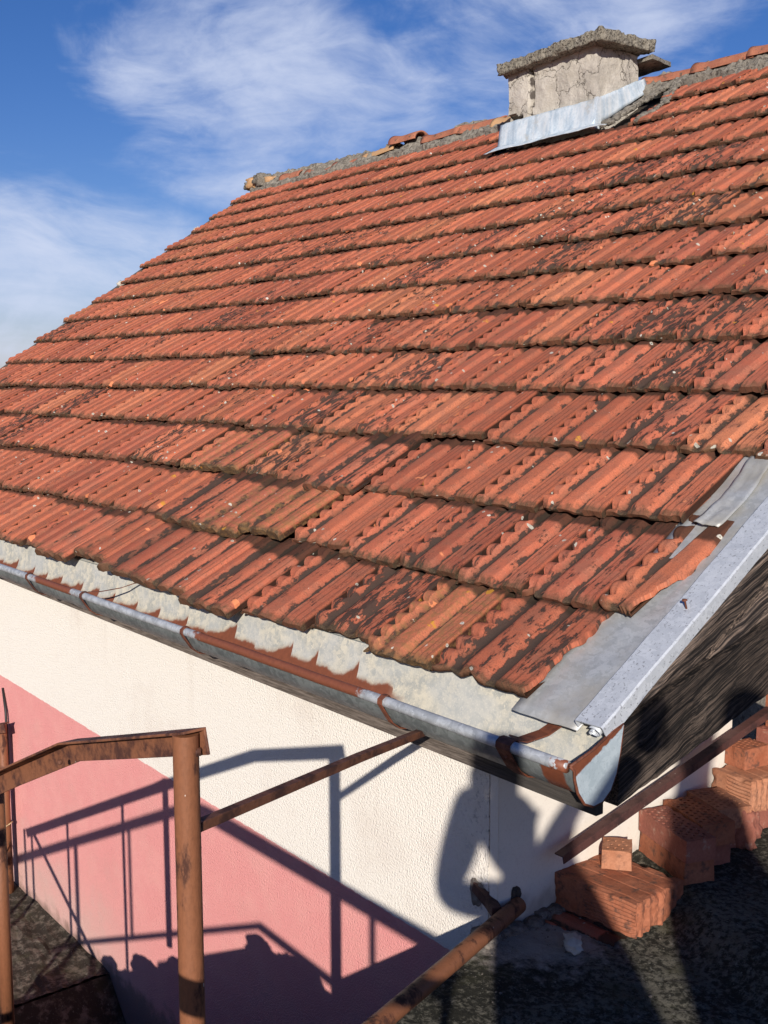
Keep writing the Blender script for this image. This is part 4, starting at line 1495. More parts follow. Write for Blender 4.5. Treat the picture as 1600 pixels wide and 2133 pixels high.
gut_prof = [(0.034, 0.008), (0.031, -0.003), (0.026, -0.030), (0.021, -0.060), (0.012, -0.095), (-0.004, -0.125), (-0.028, -0.143), (-0.054, -0.146), (-0.080, -0.134), (-0.099, -0.108), (-0.108, -0.080), (-0.110, -0.062)]
cap_prof = list(gut_prof)
zs = lambda b: b if b > -0.062 else -0.062 + (b + 0.062) * 0.82
gut_prof = [(a, zs(b)) for a, b in gut_prof]
GX0, GX1 = -6.4, 0.377
NX = 150
gi, go, ft = MB(), MB(), 0.0022


def gutter_sheet(off):
    v, f = [], []
    n = len(gut_prof)
    for i in range(NX + 1):
        x = GX0 + (GX1 - GX0) * i / NX
        w = 0.0025 * noise.noise(Vector((x * 5, 0, off)))
        seam = 0.0025 if any(abs(x - s) < 0.025 for s in (-0.86, -2.03, -3.2)) else 0.0
        for k, (a, b) in enumerate(gut_prof):
            c = Vector((0, -0.042, -0.062))
            d = Vector((0, a, b)) - c
            d = d * (1 - off / d.length) if off else d
            p = c + d * (1 - seam / d.length)
            v.append((x, p.y + w, p.z + zf(x)))
    for i in range(NX):
        for k in range(n - 1):
            a = i * n + k
            f.append((a, a + n, a + n + 1, a + 1))
    return v, f


gutter = MB().add(*gutter_sheet(0.0)).obj('gutter', M['zinc_out'], house, smooth=True)
MB().add(*gutter_sheet(0.0028)).obj('gutter_lining', M['zinc_in'], gutter, smooth=True)
bd = MB()
bd.tube([(GX0 + (GX1 - 0.012 - GX0) * i / NX, -0.1165 + 0.0025 * noise.noise(Vector((GX0 + (GX1 - GX0) * i / NX * 5, 0, 0))), -0.058 + zf(GX0 + (GX1 - GX0) * i / NX)) for i in range(NX + 1)], 0.0125, 14)
bd.obj('gutter_bead', M['zinc_bead'], gutter, smooth=True)
# end cap
ec = MB()
zz = zf(GX1)
cap_p = [(-0.124, -0.052)] + [(a * 1.02, b * 1.015) for a, b in reversed(cap_prof[1:])] + [(0.030, 0.0005), (0.0, -0.008), (-0.06, -0.034)]
vo = [Vector((GX1 + 0.001, a, b + zz)) for a, b in cap_p]
vi = [Vector((GX1 + 0.0035, a, b + zz)) for a, b in cap_p]
m_ = len(cap_p)
ec.add(vo + vi, [tuple(range(m_)), tuple(reversed(range(m_, 2 * m_)))] + [(k, k + m_, (k + 1) % m_ + m_, (k + 1) % m_) for k in range(m_)])
ec.obj('end_cap', M['zinc_cap'], gutter)
# the rusty rolled rim round the cap
rim = MB()
rim.tube([Vector((GX1 + 0.001, a, b + zz)) for a, b in cap_p] + [Vector((GX1 + 0.001,) + (cap_p[0][0], cap_p[0][1] + zz))], 0.0032, 8)
rim.obj('cap_rim', M['strap'], gutter, smooth=True)


def bracket(x, w, tie):
    """strap under the gutter, hooked over the bead"""
    mb = MB()
    z0 = zf(x)
    pts = [(-0.100, -0.052), (-0.108, -0.0425), (-0.120, -0.0425), (-0.131, -0.050), (-0.1325, -0.062), (-0.124, -0.078), (-0.113, -0.098), (-0.098, -0.124), (-0.076, -0.144), (-0.052, -0.1515), (-0.026, -0.149), (0.0, -0.131), (0.020, -0.10), (0.028, -0.06)]
    pts = [(a, zs(b)) for a, b in pts]
    th = 0.003
    v, f = [], []
    for i, (a, b) in enumerate(pts):
        t = Vector((pts[min(i + 1, len(pts) - 1)][0] - pts[max(i - 1, 0)][0], pts[min(i + 1, len(pts) - 1)][1] - pts[max(i - 1, 0)][1])).normalized()
        nrm = Vector((t.y, -t.x))
        for s in (-1, 1):
            v.append((x + s * w / 2, a, b + z0))
        for s in (1, -1):
            v.append((x + s * w / 2, a - nrm.x * th, b - nrm.y * th + z0))
    for i in range(len(pts) - 1):
        for k in range(4):
            f.append((i * 4 + k, i * 4 + (k + 1) % 4, (i + 1) * 4 + (k + 1) % 4, (i + 1) * 4 + k))
    f.append((0, 1, 2, 3))
    f.append(tuple((len(pts) - 1) * 4 + k for k in reversed(range(4))))
    mb.add(v, f)
    if tie == 1:                                     # wide strap tied back over the opening
        mb.sweep([(x + 0.002, -0.106, -0.043 + z0), (x + 0.012, -0.085, -0.050 + z0), (x + 0.02, -0.03, -0.044 + z0), (x + 0.03, 0.020, -0.022 + z0)], [(-w * .46, -0.0015), (w * .46, -0.0015), (w * .46, 0.0015), (-w * .46, 0.0015)], None)
    if tie == 2:                                     # thin strap sprung up to the tiles
        mb.sweep([(x + 0.01, -0.108, -0.044 + z0), (x + 0.05, -0.08, -0.040 + z0), (x + 0.12, -0.035, -0.022 + z0), (x + 0.16, -0.004, -0.004 + z0), (x + 0.18, 0.03, 0.0 + z0)], [(-w * .4, -0.0012), (w * .4, -0.0012), (w * .4, 0.0012), (-w * .4, 0.0012)], None)
    mb.obj('bracket', M['strap'], gutter, bevel=0.001)


bracket(0.205, 0.040, 1)
for bx, bt in ((-0.19, 0), (-1.12, 0), (-1.83, 2), (-2.32, 0), (-2.95, 0), (-3.6, 0)):
    bracket(bx, 0.016, bt)
# rivet on the wide strap
rv = MB()
rv.tube([(0.207, -0.119, -0.084), (0.207, -0.1235, -0.0855)], [0.005, 0.003], 10)
rv.obj('rivet', M['strap'], gutter, smooth=True)

# fascia: lower edge climbs a little towards the far end
fs = MB()
fs.hexa([(-6.3, 0.045, -0.175), (0.303, 0.045, -0.223), (0.303, 0.068, -0.223), (-6.3, 0.068, -0.175), (-6.3, 0.045, 0.0), (0.303, 0.045, -0.01), (0.303, 0.068, -0.01), (-6.3, 0.068, 0.0)])
fs.obj('fascia_board', M['fascia'], house, bevel=0.002)
so_ = MB()
so_.add([(-6.3, 0.066, -0.150), (0.30, 0.066, -0.190), (0.30, 0.16, -0.06), (-6.3, 0.16, -0.06)], [(0, 1, 2, 3)])
so_.obj('soffit', M['fascia'], house)
# eave apron hidden below the tiles, seen as a pale strip over the gutter
ap = MB()
ap.add([rp(-6.0, 0.03, -0.016), rp(0.10, 0.03, -0.016), rp(0.10, 0.14, -0.040), rp(-6.0, 0.14, -0.040)], [(0, 1, 2, 3)])
ap.obj('eave_apron', M['zinc_in'], house)

# ------------------------------------------------------------------ wall patches where the pipe goes in
def patch(name, c, nrm, w, h, seed, material):
    c, nrm = Vector(c), Vector(nrm)
    s = Vector((0, 0, 1)).cross(nrm).normalized()
    v, f = [c + nrm * 0.004], []
    K = 22
    for ring in (0.55, 1.0):
        for k in range(K):
            an = 2 * math.pi * k / K
            r_ = ring * (1 + 0.45 * noise.noise(Vector((math.cos(an) * 1.6, math.sin(an) * 1.6, seed))))
            v.append(c + s * math.cos(an) * w * r_ + Vector((0, 0, 1)) * math.sin(an) * h * r_ + nrm * (0.004 * (1 - ring) + 0.004 * noise.noise(Vector((an * 3, ring, seed))) + (0.0015 if ring == 1 else 0.005)))
    for k in range(K):
        k2 = (k + 1) % K
        f.append((0, 1 + k, 1 + k2))
        f.append((1 + k, 1 + K + k, 1 + K + k2, 1 + k2))
    return MB().add(v, f).obj(name, material, house, smooth=False)


M['hole_dark'] = simple_noise_mat('shaded plaster hole', (0.05, 0.04, 0.035), (0.09, 0.075, 0.065), 60.0, 0.95, 1.0, 90.0, 0.01)  # dark colour stands for the shade inside a hole in the wall
M['patch'] = simple_noise_mat('rough grey mortar', (0.15, 0.12, 0.10), (0.27, 0.235, 0.20), 40.0, 0.95, 1.0, 90.0, 0.01)
patch('mortar_hole_patch', (-0.155, 0.1485, -0.588), (0, -1, 0), 0.024, 0.040, 11, M['patch'])
patch('mortar_hole_patch', (-0.0785, 0.205, -0.588), (1, 0, 0), 0.020, 0.024, 5, M['hole_dark'])  # the hole, drawn as a dark patch on the surface

# ------------------------------------------------------------------ railings
ANG = [(-0.020, 0.0), (0.020, 0.0), (0.020, -0.0045), (-0.0155, -0.0045), (-0.0155, -0.042), (-0.020, -0.042)]
ANGF = [(-a, b) for a, b in reversed(ANG)]


def post(mb, x, y, z0, z1, r):
    mb.tube([(x, y, z0), (x, y, z0 + (z1 - z0) * .5), (x, y, z1)], r, 18)


rail_a = empty('stair_railing', (0.27, -0.88, -0.70), 'rusty ochre steel stair railing with round post and bent handrail in front of pink wall', 'railing')
mb = MB(); post(mb, 0.271, -0.880, -0.70, 0.139, 0.0202); mb.obj('post', M['post'], rail_a, smooth=True)
for o in (bpy.data.objects['post'],):
    o.data.set_sharp_from_angle(angle=R(60))
mb = MB()
mb.sweep([(0.292, -0.876, 0.150), (0.05, -0.876, 0.0785), (-0.19, -0.876, 0.008), (-0.495, -0.882, -0.1275), (-1.3, -0.882, -0.497), (-2.19, -0.882, -0.905)], ANGF, None)
mb.obj('handrail', M['rail'], rail_a, bevel=0.0012)
mb = MB()
mb.sweep([(0.268, -0.862, -0.006), (0.03, -0.36, -0.072), (-0.206, 0.15, -0.143)], [(-0.009, 0.0), (0.009, 0.0), (0.009, -0.0155), (0.006, -0.0155), (0.006, -0.003), (-0.009, -0.003)], None)
mb.obj('wall_brace', M['brace'], rail_a, bevel=0.001)
mb = MB()
mb.tube([(-0.066, 0.205, -0.606), (0.03, -0.10, -0.6035), (0.15, -0.49, -0.599), (0.262, -0.862, -0.595)], 0.0205, 16)
mb.obj('lower_pipe', M['post'], rail_a, smooth=True).data.set_sharp_from_angle(angle=R(60))
mb = MB()
mb.sweep([(-0.062, 0.125, -0.598), (-0.105, 0.143, -0.592), (-0.160, 0.152, -0.575)], [(-0.012, -0.013), (0.012, -0.013), (0.012, 0.013), (-0.012, 0.013)], None)
mb.obj('wall_stub', M['iron'], rail_a)
mb = MB(); mb.tube([(-2.10, -0.882, -0.875), (-1.39, -0.882, -1.256)], 0.012, 10); mb.obj('diagonal_brace', M['rail'], rail_a, smooth=True)
for bx, zt, zb in ((-0.875, -0.307, -0.95), (-1.68, -0.672, -1.40), (-1.13, -0.42, -1.15), (-2.19, -0.905, -1.75), (-2.10, -0.865, -1.75)):
    mb = MB()
    by = -0.774 if bx > -0.9 else -0.882
    post(mb, bx, by, zb, zt, 0.0165 if bx > -0.9 else 0.0095)
    mb.obj('baluster', M['post'], rail_a, smooth=True)
mb = MB(); mb.sweep([(-0.875, -0.774, -0.312), (-0.875, -0.87, -0.312)], [(-0.01, -0.006), (0.01, -0.006), (0.01, 0.006), (-0.01, 0.006)], None); mb.obj('rail_clip', M['rail'], rail_a)

for wp, ws in (((0.285, -0.868, 0.112), 0.006), ((0.262, -0.866, -0.012), 0.006), ((0.255, -0.885, 0.105), 0.006), ((-0.062, 0.186, -0.600), 0.010), ((-0.19, -0.892, -0.030), 0.004)):
    v, f = lump(ws * 2, ws * 2, ws * 2, ws * 900, 0.5, 2.0, 5)
    MB().add([Vector(wp) + p - Vector((0, 0, ws)) for p in v], f).obj('weld_bead', M['brace'], rail_a, smooth=True)
# second railing on the outer side of the steps (throws the other set of shadows)
rail_b = empty('outer_railing', (0.426, -1.46, -0.70), 'brown steel railing on the outer side of the steps', 'railing')
k_ = 1.61 / 0.66963


def from_wall(xw, zw):
    return Vector((xw + 0.66270 * k_, 0.15 - 0.66963 * k_, zw + 0.33529 * k_))


mb = MB(); mb.sweep([from_wall(-3.45, -1.645), from_wall(-1.754, -0.862), from_wall(-1.62, -0.800), from_wall(-1.50, -0.786), from_wall(-0.20, -0.772)], ANGF, None); mb.obj('handrail', M['rail'], rail_b)
mb = MB(); mb.sweep([from_wall(-2.75, -1.80), from_wall(-1.167, -1.083), from_wall(-0.76, -1.10)], [(-0.012, -0.012), (0.012, -0.012), (0.012, 0.012), (-0.012, 0.012)], None); mb.obj('lower_rail', M['rail'], rail_b)
for xw, zt, zb, r_ in ((-2.62, -1.29, -1.95, 0.015), (-2.10, -1.04, -1.50, 0.010), (-0.576, -0.79, -1.40, 0.011), (-0.235, -0.785, -1.47, 0.011)):
    a, b = from_wall(xw, zt), from_wall(xw, zb)
    mb = MB(); post(mb, a.x, a.y, max(b.z, -2.0), a.z, r_); mb.obj('baluster', M['post'], rail_b, smooth=True)

# railing stump at the far end by the wall
rail_c = empty('wall_railing', (-3.30, 0.09, -1.74), 'slim ochre post of the lower railing beside the pink wall, cables tied to it', 'railing')
mb = MB(); post(mb, -3.285, 0.093, -1.76, -0.922, 0.0215); mb.obj('post', M['post'], rail_c, smooth=True)
mb = MB(); mb.sweep([(-3.225, 0.093, -0.897), (-3.30, 0.05, -0.917), (-3.8, -0.18, -1.02)], ANG, None); mb.obj('handrail', M['rail'], rail_c)
mb = MB(); mb.tube([(-3.34, 0.08, -0.93), (-3.335, 0.11, -1.15), (-3.35, 0.10, -1.40), (-3.34, 0.09, -1.72)], 0.008, 8)
mb.obj('cable', M['cable'], rail_c, smooth=True)
mb = MB(); mb.tube([(-3.40, 0.146, -0.78), (-3.345, 0.135, -0.88), (-3.31, 0.125, -1.10), (-3.335, 0.12, -1.4), (-3.31, 0.12, -1.73)], 0.006, 8)
mb.obj('cable', M['cable_black'], rail_c, smooth=True)
mb = MB()
mb.tube([Vector((-3.285 + math.cos(a) * 0.027, 0.093 + math.sin(a) * 0.027, -1.40 + 0.006 * math.sin(a * 2))) for a in [2 * math.pi * i / 16 for i in range(17)]], 0.003, 6)
mb.tube([(-3.30, 0.065, -1.43), (-3.29, 0.055, -1.50), (-3.26, 0.045, -1.53), (-3.23, 0.05, -1.51), (-3.22, 0.055, -1.48)], 0.003, 6)
mb.obj('cable_tie', M['tie'], rail_c, smooth=True)

# dark angle iron lying along the gable wall on the bricks
mb = MB()
mb.sweep([(-0.022, 0.300, -0.490), (-0.02, 0.75, -0.392), (-0.018, 1.32, -0.268)], [(-0.016, 0.0), (0.012, 0.0), (0.012, -0.022), (0.009, -0.022), (0.009, -0.004), (-0.016, -0.004)], None)
tag(mb.obj('angle_iron', M['iron'], bevel=0.001), 'long dark red angle iron leaning over the bricks along the gable wall', 'iron bar')

# ------------------------------------------------------------------ bricks
def holed_brick(L, Wd, H, nx, ny, depth=0.03, seed=0):
    """brick with rows of diamond holes sunk in its top; origin at the base, centred"""
    bm = bmesh.new()
    v, f = gridbox(L, Wd, H, nx * 2 + 2, ny * 2 + 2, 1, None)
    vs_ = [bm.verts.new(p) for p in v]
    for q in f:
        bm.faces.new([vs_[i] for i in q])
    bm.normal_update()
    dxc, dyc = L / (nx * 2 + 2), Wd / (ny * 2 + 2)
    pick = []
    for fc in bm.faces:
        c = fc.calc_center_median()
        if fc.normal.z > 0.9:
            i = int(round((c.x + L / 2) / dxc - 0.5))
            j = int(round((c.y + Wd / 2) / dyc - 0.5))
            if 1 <= i <= nx * 2 and 1 <= j <= ny * 2 and j % 2 == 1 and (i + (j // 2)) % 2 == 1:
                pick.append(fc)
    r_ = bmesh.ops.inset_individual(bm, faces=pick, thickness=min(dxc, dyc) * 0.10)
    for fc in pick:
        c = fc.calc_center_median()
        for vt_ in fc.verts:                       # turn the opening into a lozenge
            d = vt_.co - c
            vt_.co = c + Vector((d.x * 0.95 + d.y * 0.45, d.y * 1.15, 0))
    ex = bmesh.ops.extrude_discrete_faces(bm, faces=pick)
    for fc in ex['faces']:
        fc.material_index = 1
        for vt_ in fc.verts:
            vt_.co.z -= depth
    for vt_ in bm.verts:
        c_ = vt_.co
        n1 = noise.noise(c_ * 40 + Vector((seed, 0, 0)))
        chip_ = max(0.0, noise.noise(c_ * 33 + Vector((0, seed * 3, 0))) - 0.05)
        if c_.z > H - 0.001 and (abs(c_.x) > L / 2 - 0.003 or abs(c_.y) > Wd / 2 - 0.003):
            vt_.co -= Vector((math.copysign(0.005, c_.x) if abs(c_.x) > L / 2 - 0.003 else 0, math.copysign(0.005, c_.y) if abs(c_.y) > Wd / 2 - 0.003 else 0, 0.005)) * chip_
        vt_.co += Vector((0.0008, 0.0008, 0.0009)) * n1
    me = bpy.data.meshes.new('brick')
    bm.to_mesh(me)
    bm.free()
    return me


def rib_block(L, Wd, H, seed=0):
    """hollow block: ribbed sides, scored top"""
    def fn(p):
        q = p.copy()
        if abs(p.x - L / 2) < 1e-6:                # broken, ribbed end
            ph = (p.y / Wd + 0.5) * 7
            q.x += 0.0028 * math.cos(ph * 2 * math.pi) + 0.0045 * noise.noise(Vector((p.y * 70, p.z * 22, seed))) + 0.003 * noise.noise(Vector((p.y * 160, p.z * 60, seed)))
        if abs(p.y + Wd / 2) < 1e-6 and p.x > -L * 0.1:
            q.y += 0.0018 * math.cos(p.z / H * 2 * math.pi * 9)
        if abs(p.z - H) < 1e-6:
            ph = (p.y / Wd + 0.5) * 4
            d = abs((ph % 1) - 0.5)
            q.z -= 0.0014 * max(0, 1 - d / 0.05)
        ex, ey, ez = L / 2 - abs(p.x), Wd / 2 - abs(p.y), min(p.z, H - p.z)
        dd = sorted((ex, ey, ez))[1]                # distance to the nearest edge
        if dd < 0.02:
            c_ = max(0.0, noise.noise(p * 30 + Vector((seed * 5, 0, 0))) + 0.12) * (1 - dd / 0.02)
            q -= Vector((math.copysign(1, p.x) if ex < 0.02 else 0, math.copysign(1, p.y) if ey < 0.02 else 0, (1 if p.z > H / 2 else -1) if ez < 0.02 else 0)) * 0.009 * c_
        q += Vector((1, 1, 1)) * 0.0016 * noise.noise(p * 18 + Vector((seed, 3, 1)))
        return q
    v, f = gridbox(L, Wd, H, 30, 56, 40, fn)
    return mesh('brick', v, f)


def brick(me, corner, ang, L, Wd, z, label, mats, tilt=0.0, group='loose bricks along the gable wall'):
    """corner: front right corner on the ground plan; the long side runs back to the left at `ang`"""
    for m_ in mats:
        me.materials.append(m_)
    ca, sa = math.cos(ang), math.sin(ang)
    c = Vector((corner[0] - ca * L / 2 - sa * Wd / 2, corner[1] - sa * L / 2 + ca * Wd / 2, z))
    o = bpy.data.objects.new('brick', me)
    COL.objects.link(o)
    o.matrix_world = Matrix.Translation(c) @ Matrix.Rotation(ang, 4, 'Z') @ Matrix.Rotation(tilt, 4, 'X')
    bv = o.modifiers.new('bevel', 'BEVEL')
    bv.width = 0.003
    bv.segments = 2
    bv.limit_method = 'ANGLE'
    bv.angle_limit = R(60)
    return tag(o, label, 'brick', group)


ZF = -0.662
brick(rib_block(0.245, 0.20, 0.088, 1), (0.165, 0.360), R(3), 0.245, 0.20, ZF + 0.006, 'large ribbed hollow block lying nearest on the terrace by the wall corner', [M['brick']])
brick(holed_brick(0.075, 0.085, 0.050, 3, 3, 0.012, 2), (0.046, 0.497), R(38), 0.075, 0.085, ZF + 0.0965, 'small sunlit half brick standing on top of the large ribbed block', [M['brick_pale'], M['brick']])
AB = R(-21.5)
ax = Vector((math.cos(AB), math.sin(AB)))          # along the bricks, towards the viewer's right
nb2 = Vector((-ax.y, ax.x))
ZB = -0.602
f1, f2_, f3 = Vector((0.137, 0.596)), Vector((0.106, 0.708)), Vector((0.070, 0.833))


def blen(c):
    return (c.x + 0.072) / ax.x


brick(holed_brick(blen(f1) - 0.004, 0.088, 0.058, 9, 5, 0.02, 3), tuple(f1 - ax * 0.004), AB, blen(f1) - 0.004, 0.088, ZB, 'bottom brick at the front of the low stack behind the ribbed block', [M['brick'], M['hole']])
brick(holed_brick(blen(f1), 0.089, 0.058, 9, 5, 0.03, 4), tuple(f1), AB + R(0.8), blen(f1), 0.089, ZB + 0.0595, 'dusky perforated brick on top at the front of the low stack', [M['brick_red'], M['hole']])
brick(holed_brick(blen(f2_) - 0.01, 0.096, 0.058, 8, 5, 0.02, 5), tuple(f2_ - ax * 0.012), AB, blen(f2_) - 0.012, 0.096, ZB, 'bottom brick in the middle of the low stack', [M['brick_red'], M['hole']])
brick(holed_brick(blen(f2_), 0.099, 0.060, 8, 5, 0.03, 6), tuple(f2_), AB - R(0.5), blen(f2_), 0.099, ZB + 0.0595, 'orange perforated brick on top in the middle of the low stack', [M['brick'], M['hole']])
brick(holed_brick(blen(f3) - 0.01, 0.10, 0.058, 7, 5, 0.02, 7), tuple(f3 - ax * 0.01), AB, blen(f3) - 0.01, 0.10, ZB, 'bottom brick at the back of the low stack', [M['brick_red'], M['hole']])
brick(holed_brick(blen(f3), 0.105, 0.059, 7, 5, 0.03, 8), tuple(f3), AB + R(0.5), blen(f3), 0.105, ZB + 0.0595, 'pale perforated brick on top at the back of the low stack', [M['brick_pale'], M['hole']])
brick(rib_block(0.135, 0.17, 0.095, 3), (0.060, 0.992), R(-8), 0.135, 0.17, ZB + 0.0605, 'ribbed hollow block behind the low stack with a brick on it', [M['brick_pale']])
brick(holed_brick(0.12, 0.13, 0.058, 5, 5, 0.02, 18), (0.05, 1.000), R(-8), 0.12, 0.13, ZB, 'brick under the rear ribbed block', [M['brick_red'], M['hole']])
brick(holed_brick(0.075, 0.10, 0.060, 4, 5, 0.02, 9), (-0.008, 1.062), R(-10), 0.062, 0.10, ZB + 0.157, 'shaded brick lying on the rear ribbed block under the angle iron', [M['brick'], M['hole']])
brick(holed_brick(0.20, 0.10, 0.054, 8, 5, 0.02, 10), (0.165, 1.170), R(4), 0.20, 0.10, ZB, 'bottom brick of the rear column at the edge of the picture', [M['brick'], M['hole']])
brick(holed_brick(0.20, 0.10, 0.056, 8, 5, 0.02, 11), (0.170, 1.165), R(6), 0.21, 0.10, ZB + 0.055, 'second brick up in the rear column at the edge of the picture', [M['brick_red'], M['hole']])
brick(holed_brick(0.20, 0.10, 0.060, 8, 5, 0.02, 12), (0.145, 1.185), R(3), 0.21, 0.10, ZB + 0.145, 'sunlit pale brick above the board offcut in the rear column', [M['brick_pale'], M['hole']])
brick(holed_brick(0.20, 0.10, 0.042, 8, 5, 0.02, 14), (0.150, 1.20), R(2), 0.20, 0.10, ZB + 0.206, 'dull red brick near the top of the rear column', [M['brick_red'], M['hole']])
brick(holed_brick(0.20, 0.10, 0.060, 8, 5, 0.02, 13), (0.165, 1.215), R(1), 0.20, 0.10, ZB + 0.300, 'bright orange brick crowning the rear column above the angle iron', [M['brick'], M['hole']])
brick(holed_brick(0.20, 0.10, 0.050, 8, 5, 0.02, 15), (0.165, 1.22), R(1), 0.20, 0.10, ZB + 0.249, 'shaded brick just below the bright orange one', [M['brick'], M['hole']])

# pale board offcut standing behind the bricks
mb = MB()
mb.hexa([(-0.24, 1.22, -0.482), (0.02, 1.16, -0.478), (0.03, 1.30, -0.470), (-0.24, 1.36, -0.460), (-0.24, 1.22, -0.472), (0.02, 1.16, -0.466), (0.03, 1.30, -0.458), (-0.24, 1.36, -0.450)])
tag(mb.obj('board_offcut', M['sheet']), 'pale board offcut wedged behind the brick pile', 'board')
# mortar lump hanging over the end of the rear brick
v, f = lump(0.075, 0.05, 0.105, 77, 0.45, 2.0, 8)
mm = Matrix.Translation((0.085, 0.925, -0.605)) @ Matrix.Rotation(R(20), 4, 'Z')
tag(MB().add([mm @ p for p in v], f).obj('mortar_lump', M['brick_red'], smooth=True), 'rounded dusky lump of mortar at the end of the low brick stack', 'mortar lump')
# stone chip, tile shard
v, f = lump(0.036, 0.062, 0.026, 5, 0.4, 2.0, 7)
mm = Matrix.Translation((0.085, 0.232, -0.664)) @ Matrix.Rotation(R(52), 4, 'Z')
tag(MB().add([mm @ p for p in v], f).obj('stone', M['stone'], smooth=True), 'pale stone chip on the blackened terrace in front of the block', 'stone')
sh = MB()
V, F, UV = tile_mesh(301, 1, True, ragged=(0.75, 0.55))
me = uv_mesh('tile_shard', V, F, UV)
me.materials.append(M['tile'])
o = bpy.data.objects.new('tile_shard', me)
COL.objects.link(o)
o.matrix_world = Matrix.Translation((-0.045, 0.40, -0.668)) @ Matrix.Rotation(R(-88), 4, 'Z') @ Matrix.Rotation(R(3), 4, 'Y') @ Matrix.Diagonal((0.72, 0.50, 0.62, 1))
o.color = (0.0, 0.25, 0.1, 1)
tag(o, 'dark red broken tile wedged under the large ribbed block', 'tile shard')

# grit on the terrace
gr = MB()
rg = random.Random(3)
for k in range(260):
    x, y = rg.uniform(-0.05, 0.75), rg.uniform(-0.7, 1.0)
    if x < -0.055 - 0.2243 * y + 0.02 and y < 0.13:
        continue
    if y > 0.13 and x < -0.05:
        continue
    s = abs(rg.gauss(0, 0.0018)) + 0.0014
    if rg.random() < 0.4:
        x, y = rg.gauss(0.0, 0.07), rg.gauss(0.14, 0.09)
        if x < -0.05 or (y > 0.14 and x < -0.07):
            continue
    v, f = lump(s, s * 1.3, s * .7, k, 0.4, 2, 2)
    gr.add([Vector((x, y, -0.665 + floor_rise(x, y))) + p for p in v], f)
tag(gr.obj('gravel', M['patch'], smooth=False), kind='stuff')
# crumbled mortar skirt where the terrace meets the corner
sk = MB()
for k in range(60):
    t = rg.random()
    if t < 0.45:
        x, y = -0.10 + rg.uniform(-0.0, 0.05), 0.13 + rg.uniform(-.05, .0)
    else:
        x, y = -0.068 + rg.uniform(0, .02), 0.14 + rg.uniform(0, .22)
    s = rg.uniform(.012, .035)
    v, f = lump(s * 1.3, s * 1.3, s * .7, k + 500, 0.4, 2, 4)
    sk.add([Vector((x, y, -0.672)) + p for p in v], f)
tag(sk.obj('rubble', M['patch'], smooth=True), kind='stuff')

# ------------------------------------------------------------------ the people on the terrace, seen by their shadows
SR, SU = Vector((0.71078, 0.70342, 0)), Vector((-0.23585, 0.23832, 0.94211))
M['cloth'] = simple_noise_mat('navy jacket cloth', (0.035, 0.045, 0.075), (0.05, 0.06, 0.09), 20.0)
M['skin'] = simple_noise_mat('skin', (0.50, 0.31, 0.23), (0.54, 0.34, 0.26), 20.0, 0.6, 0.1)
M['phone'] = simple_noise_mat('black phone', (0.02, 0.02, 0.02), (0.03, 0.03, 0.03), 20.0, 0.3, 0.05)


def sv(a, b, c=0.0):
    """a to the right and b up as the sun sees it, c along the sunlight, all from the camera"""
    return cp + SR * a + SU * b + SUN * c


def person(name, label, joints_, edges, radii, base, mat_, hair_at=None):
    root_o = empty(name, base, label, 'person')
    me = bpy.data.meshes.new('body')
    me.from_pydata([tuple(p) for p in joints_], edges, [])
    o = link('body', me, mat_, root_o)
    sk_ = o.modifiers.new('skin', 'SKIN')
    for i, r_ in enumerate(radii):
        me.skin_vertices[0].data[i].radius = (r_, r_)
    me.skin_vertices[0].data[0].use_root = True
    sub = o.modifiers.new('sub', 'SUBSURF')
    sub.levels = sub.render_levels = 2
    return root_o


# photographer: joints pelvis, waist, chest, neck, head base, head top, L shoulder, L elbow, L wrist, R shoulder, R elbow, R wrist, hips, knees, feet
J = [sv(0.21, -0.64, -0.08), sv(0.175, -0.52, -0.13), sv(0.125, -0.375, -0.18), sv(0.045, -0.235, -0.23), sv(0.008, -0.15, -0.24), sv(-0.012, -0.06, -0.25),
     sv(0.0, -0.325, -0.20), sv(-0.143, -0.338, -0.17), sv(-0.060, -0.050, -0.12),
     sv(0.125, -0.215, -0.20), sv(0.170, -0.115, -0.18), sv(0.275, 0.030, -0.14),
     sv(0.13, -0.72, -0.05), sv(0.15, -1.0, 0.05), sv(0.14, -1.345, 0.18), sv(0.29, -0.72, -0.05), sv(0.29, -1.0, 0.05), sv(0.28, -1.345, 0.18)]
E_ = [(0, 1), (1, 2), (2, 3), (3, 4), (4, 5), (2, 6), (6, 7), (7, 8), (2, 9), (9, 10), (10, 11), (0, 12), (12, 13), (13, 14), (0, 15), (15, 16), (16, 17)]
RD = [0.21, 0.20, 0.16, 0.06, 0.088, 0.075, 0.055, 0.054, 0.050, 0.055, 0.030, 0.036, 0.10, 0.07, 0.05, 0.10, 0.07, 0.05]
ph = person('person', 'person standing on the terrace with raised arms taking a photo, shadow on the wall corner', J, E_, RD, sv(0.2, -1.38, 0.19), M['cloth'])


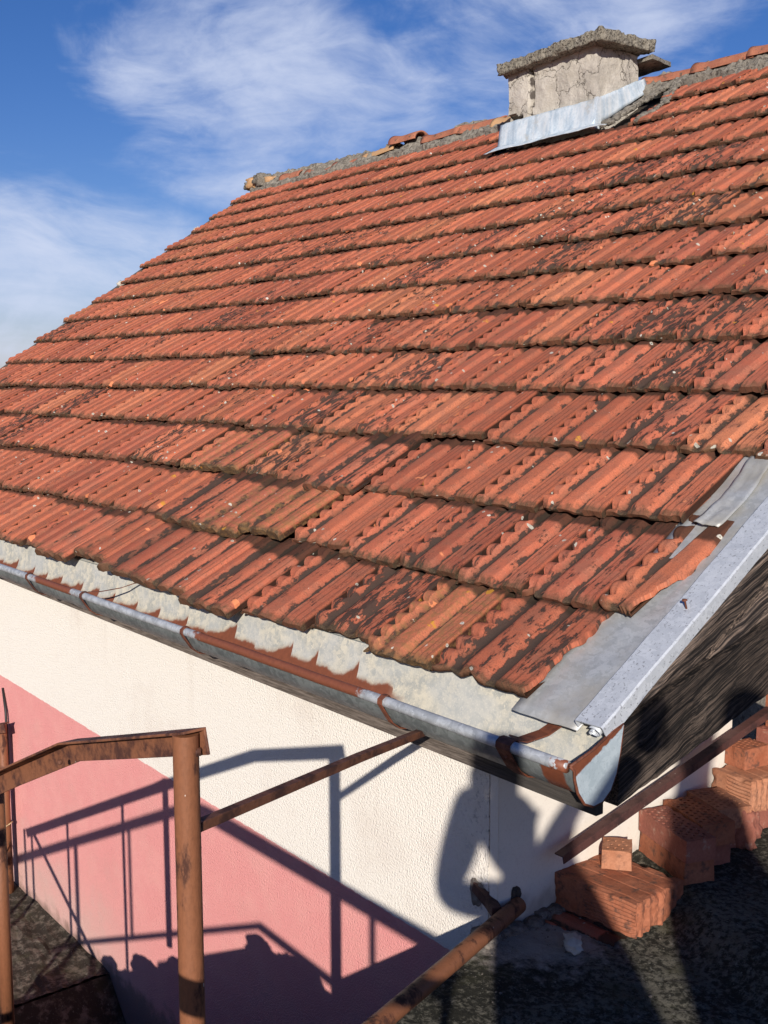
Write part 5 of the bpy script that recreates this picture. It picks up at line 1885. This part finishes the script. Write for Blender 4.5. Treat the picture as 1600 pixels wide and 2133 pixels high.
def hand(p, d, up, parent, size=0.15):
    """palm with five curled fingers"""
    mbh = MB()
    p, d, up = Vector(p), Vector(d).normalized(), Vector(up).normalized()
    s = d.cross(up).normalized()
    mbh.tube([p, p + d * size * .25, p + d * size * .5], [size * .16, size * .24, size * .22], 10)
    for k, ln in enumerate((0.42, 0.5, 0.46, 0.36)):
        b0 = p + d * size * .45 + s * size * (k - 1.5) * 0.125
        mbh.tube([b0, b0 + d * size * ln * .5, b0 + d * size * ln * .85 + up * size * .12, b0 + d * size * ln + up * size * .25], [size * .062, size * .058, size * .052, size * .04], 8)
    b0 = p + d * size * .15 - s * size * .2
    mbh.tube([b0, b0 - s * size * .14 + d * size * .15, b0 - s * size * .1 + d * size * .36], [size * .07, size * .065, size * .05], 8)
    o = mbh.obj('hand', M['skin'], parent, smooth=True)
    return o


hand(sv(-0.058, -0.07, -0.12), SU * 1.0 + SR * 0.30, SUN, ph, 0.15)
hand(sv(0.283, 0.03, -0.14), SU * 0.9 + SR * 0.25, SUN, ph, 0.13)
pb = MB()
ctr = sv(0.005, -0.005, -0.085)
f2, r2, u2 = Fw, Rx, -Dn
pb.hexa([ctr + r2 * a + u2 * b + f2 * c for (a, b, c) in ((-.036, -.072, -.008), (.036, -.072, -.008), (.036, -.072, 0), (-.036, -.072, 0), (-.036, .072, -.008), (.036, .072, -.008), (.036, .072, 0), (-.036, .072, 0))])
tag(pb.obj('phone', M['phone'], bevel=0.003), 'black phone held up by the person taking the photo', 'phone')

# companion beside the photographer
J2 = [sv(0.56, -0.55, -0.35), sv(0.555, -0.40, -0.40), sv(0.55, -0.24, -0.46), sv(0.545, -0.02, -0.52), sv(0.545, 0.08, -0.55), sv(0.545, 0.19, -0.58),
      sv(0.47, -0.12, -0.50), sv(0.455, -0.30, -0.44), sv(0.455, -0.48, -0.38), sv(0.63, -0.12, -0.50), sv(0.655, -0.30, -0.44), sv(0.66, -0.48, -0.38),
      sv(0.50, -0.66, -0.30), sv(0.50, -0.95, -0.20), sv(0.50, -1.27, -0.08), sv(0.61, -0.66, -0.30), sv(0.61, -0.95, -0.20), sv(0.61, -1.27, -0.08)]
RD2 = [0.13, 0.13, 0.12, 0.055, 0.08, 0.075, 0.065, 0.048, 0.035, 0.065, 0.048, 0.035, 0.085, 0.06, 0.05, 0.085, 0.06, 0.05]
p2 = person('person', 'person standing beside the photographer with arms down, shadow over the bricks', J2, E_, RD2, sv(0.56, -1.3, -0.07), M['cloth'])
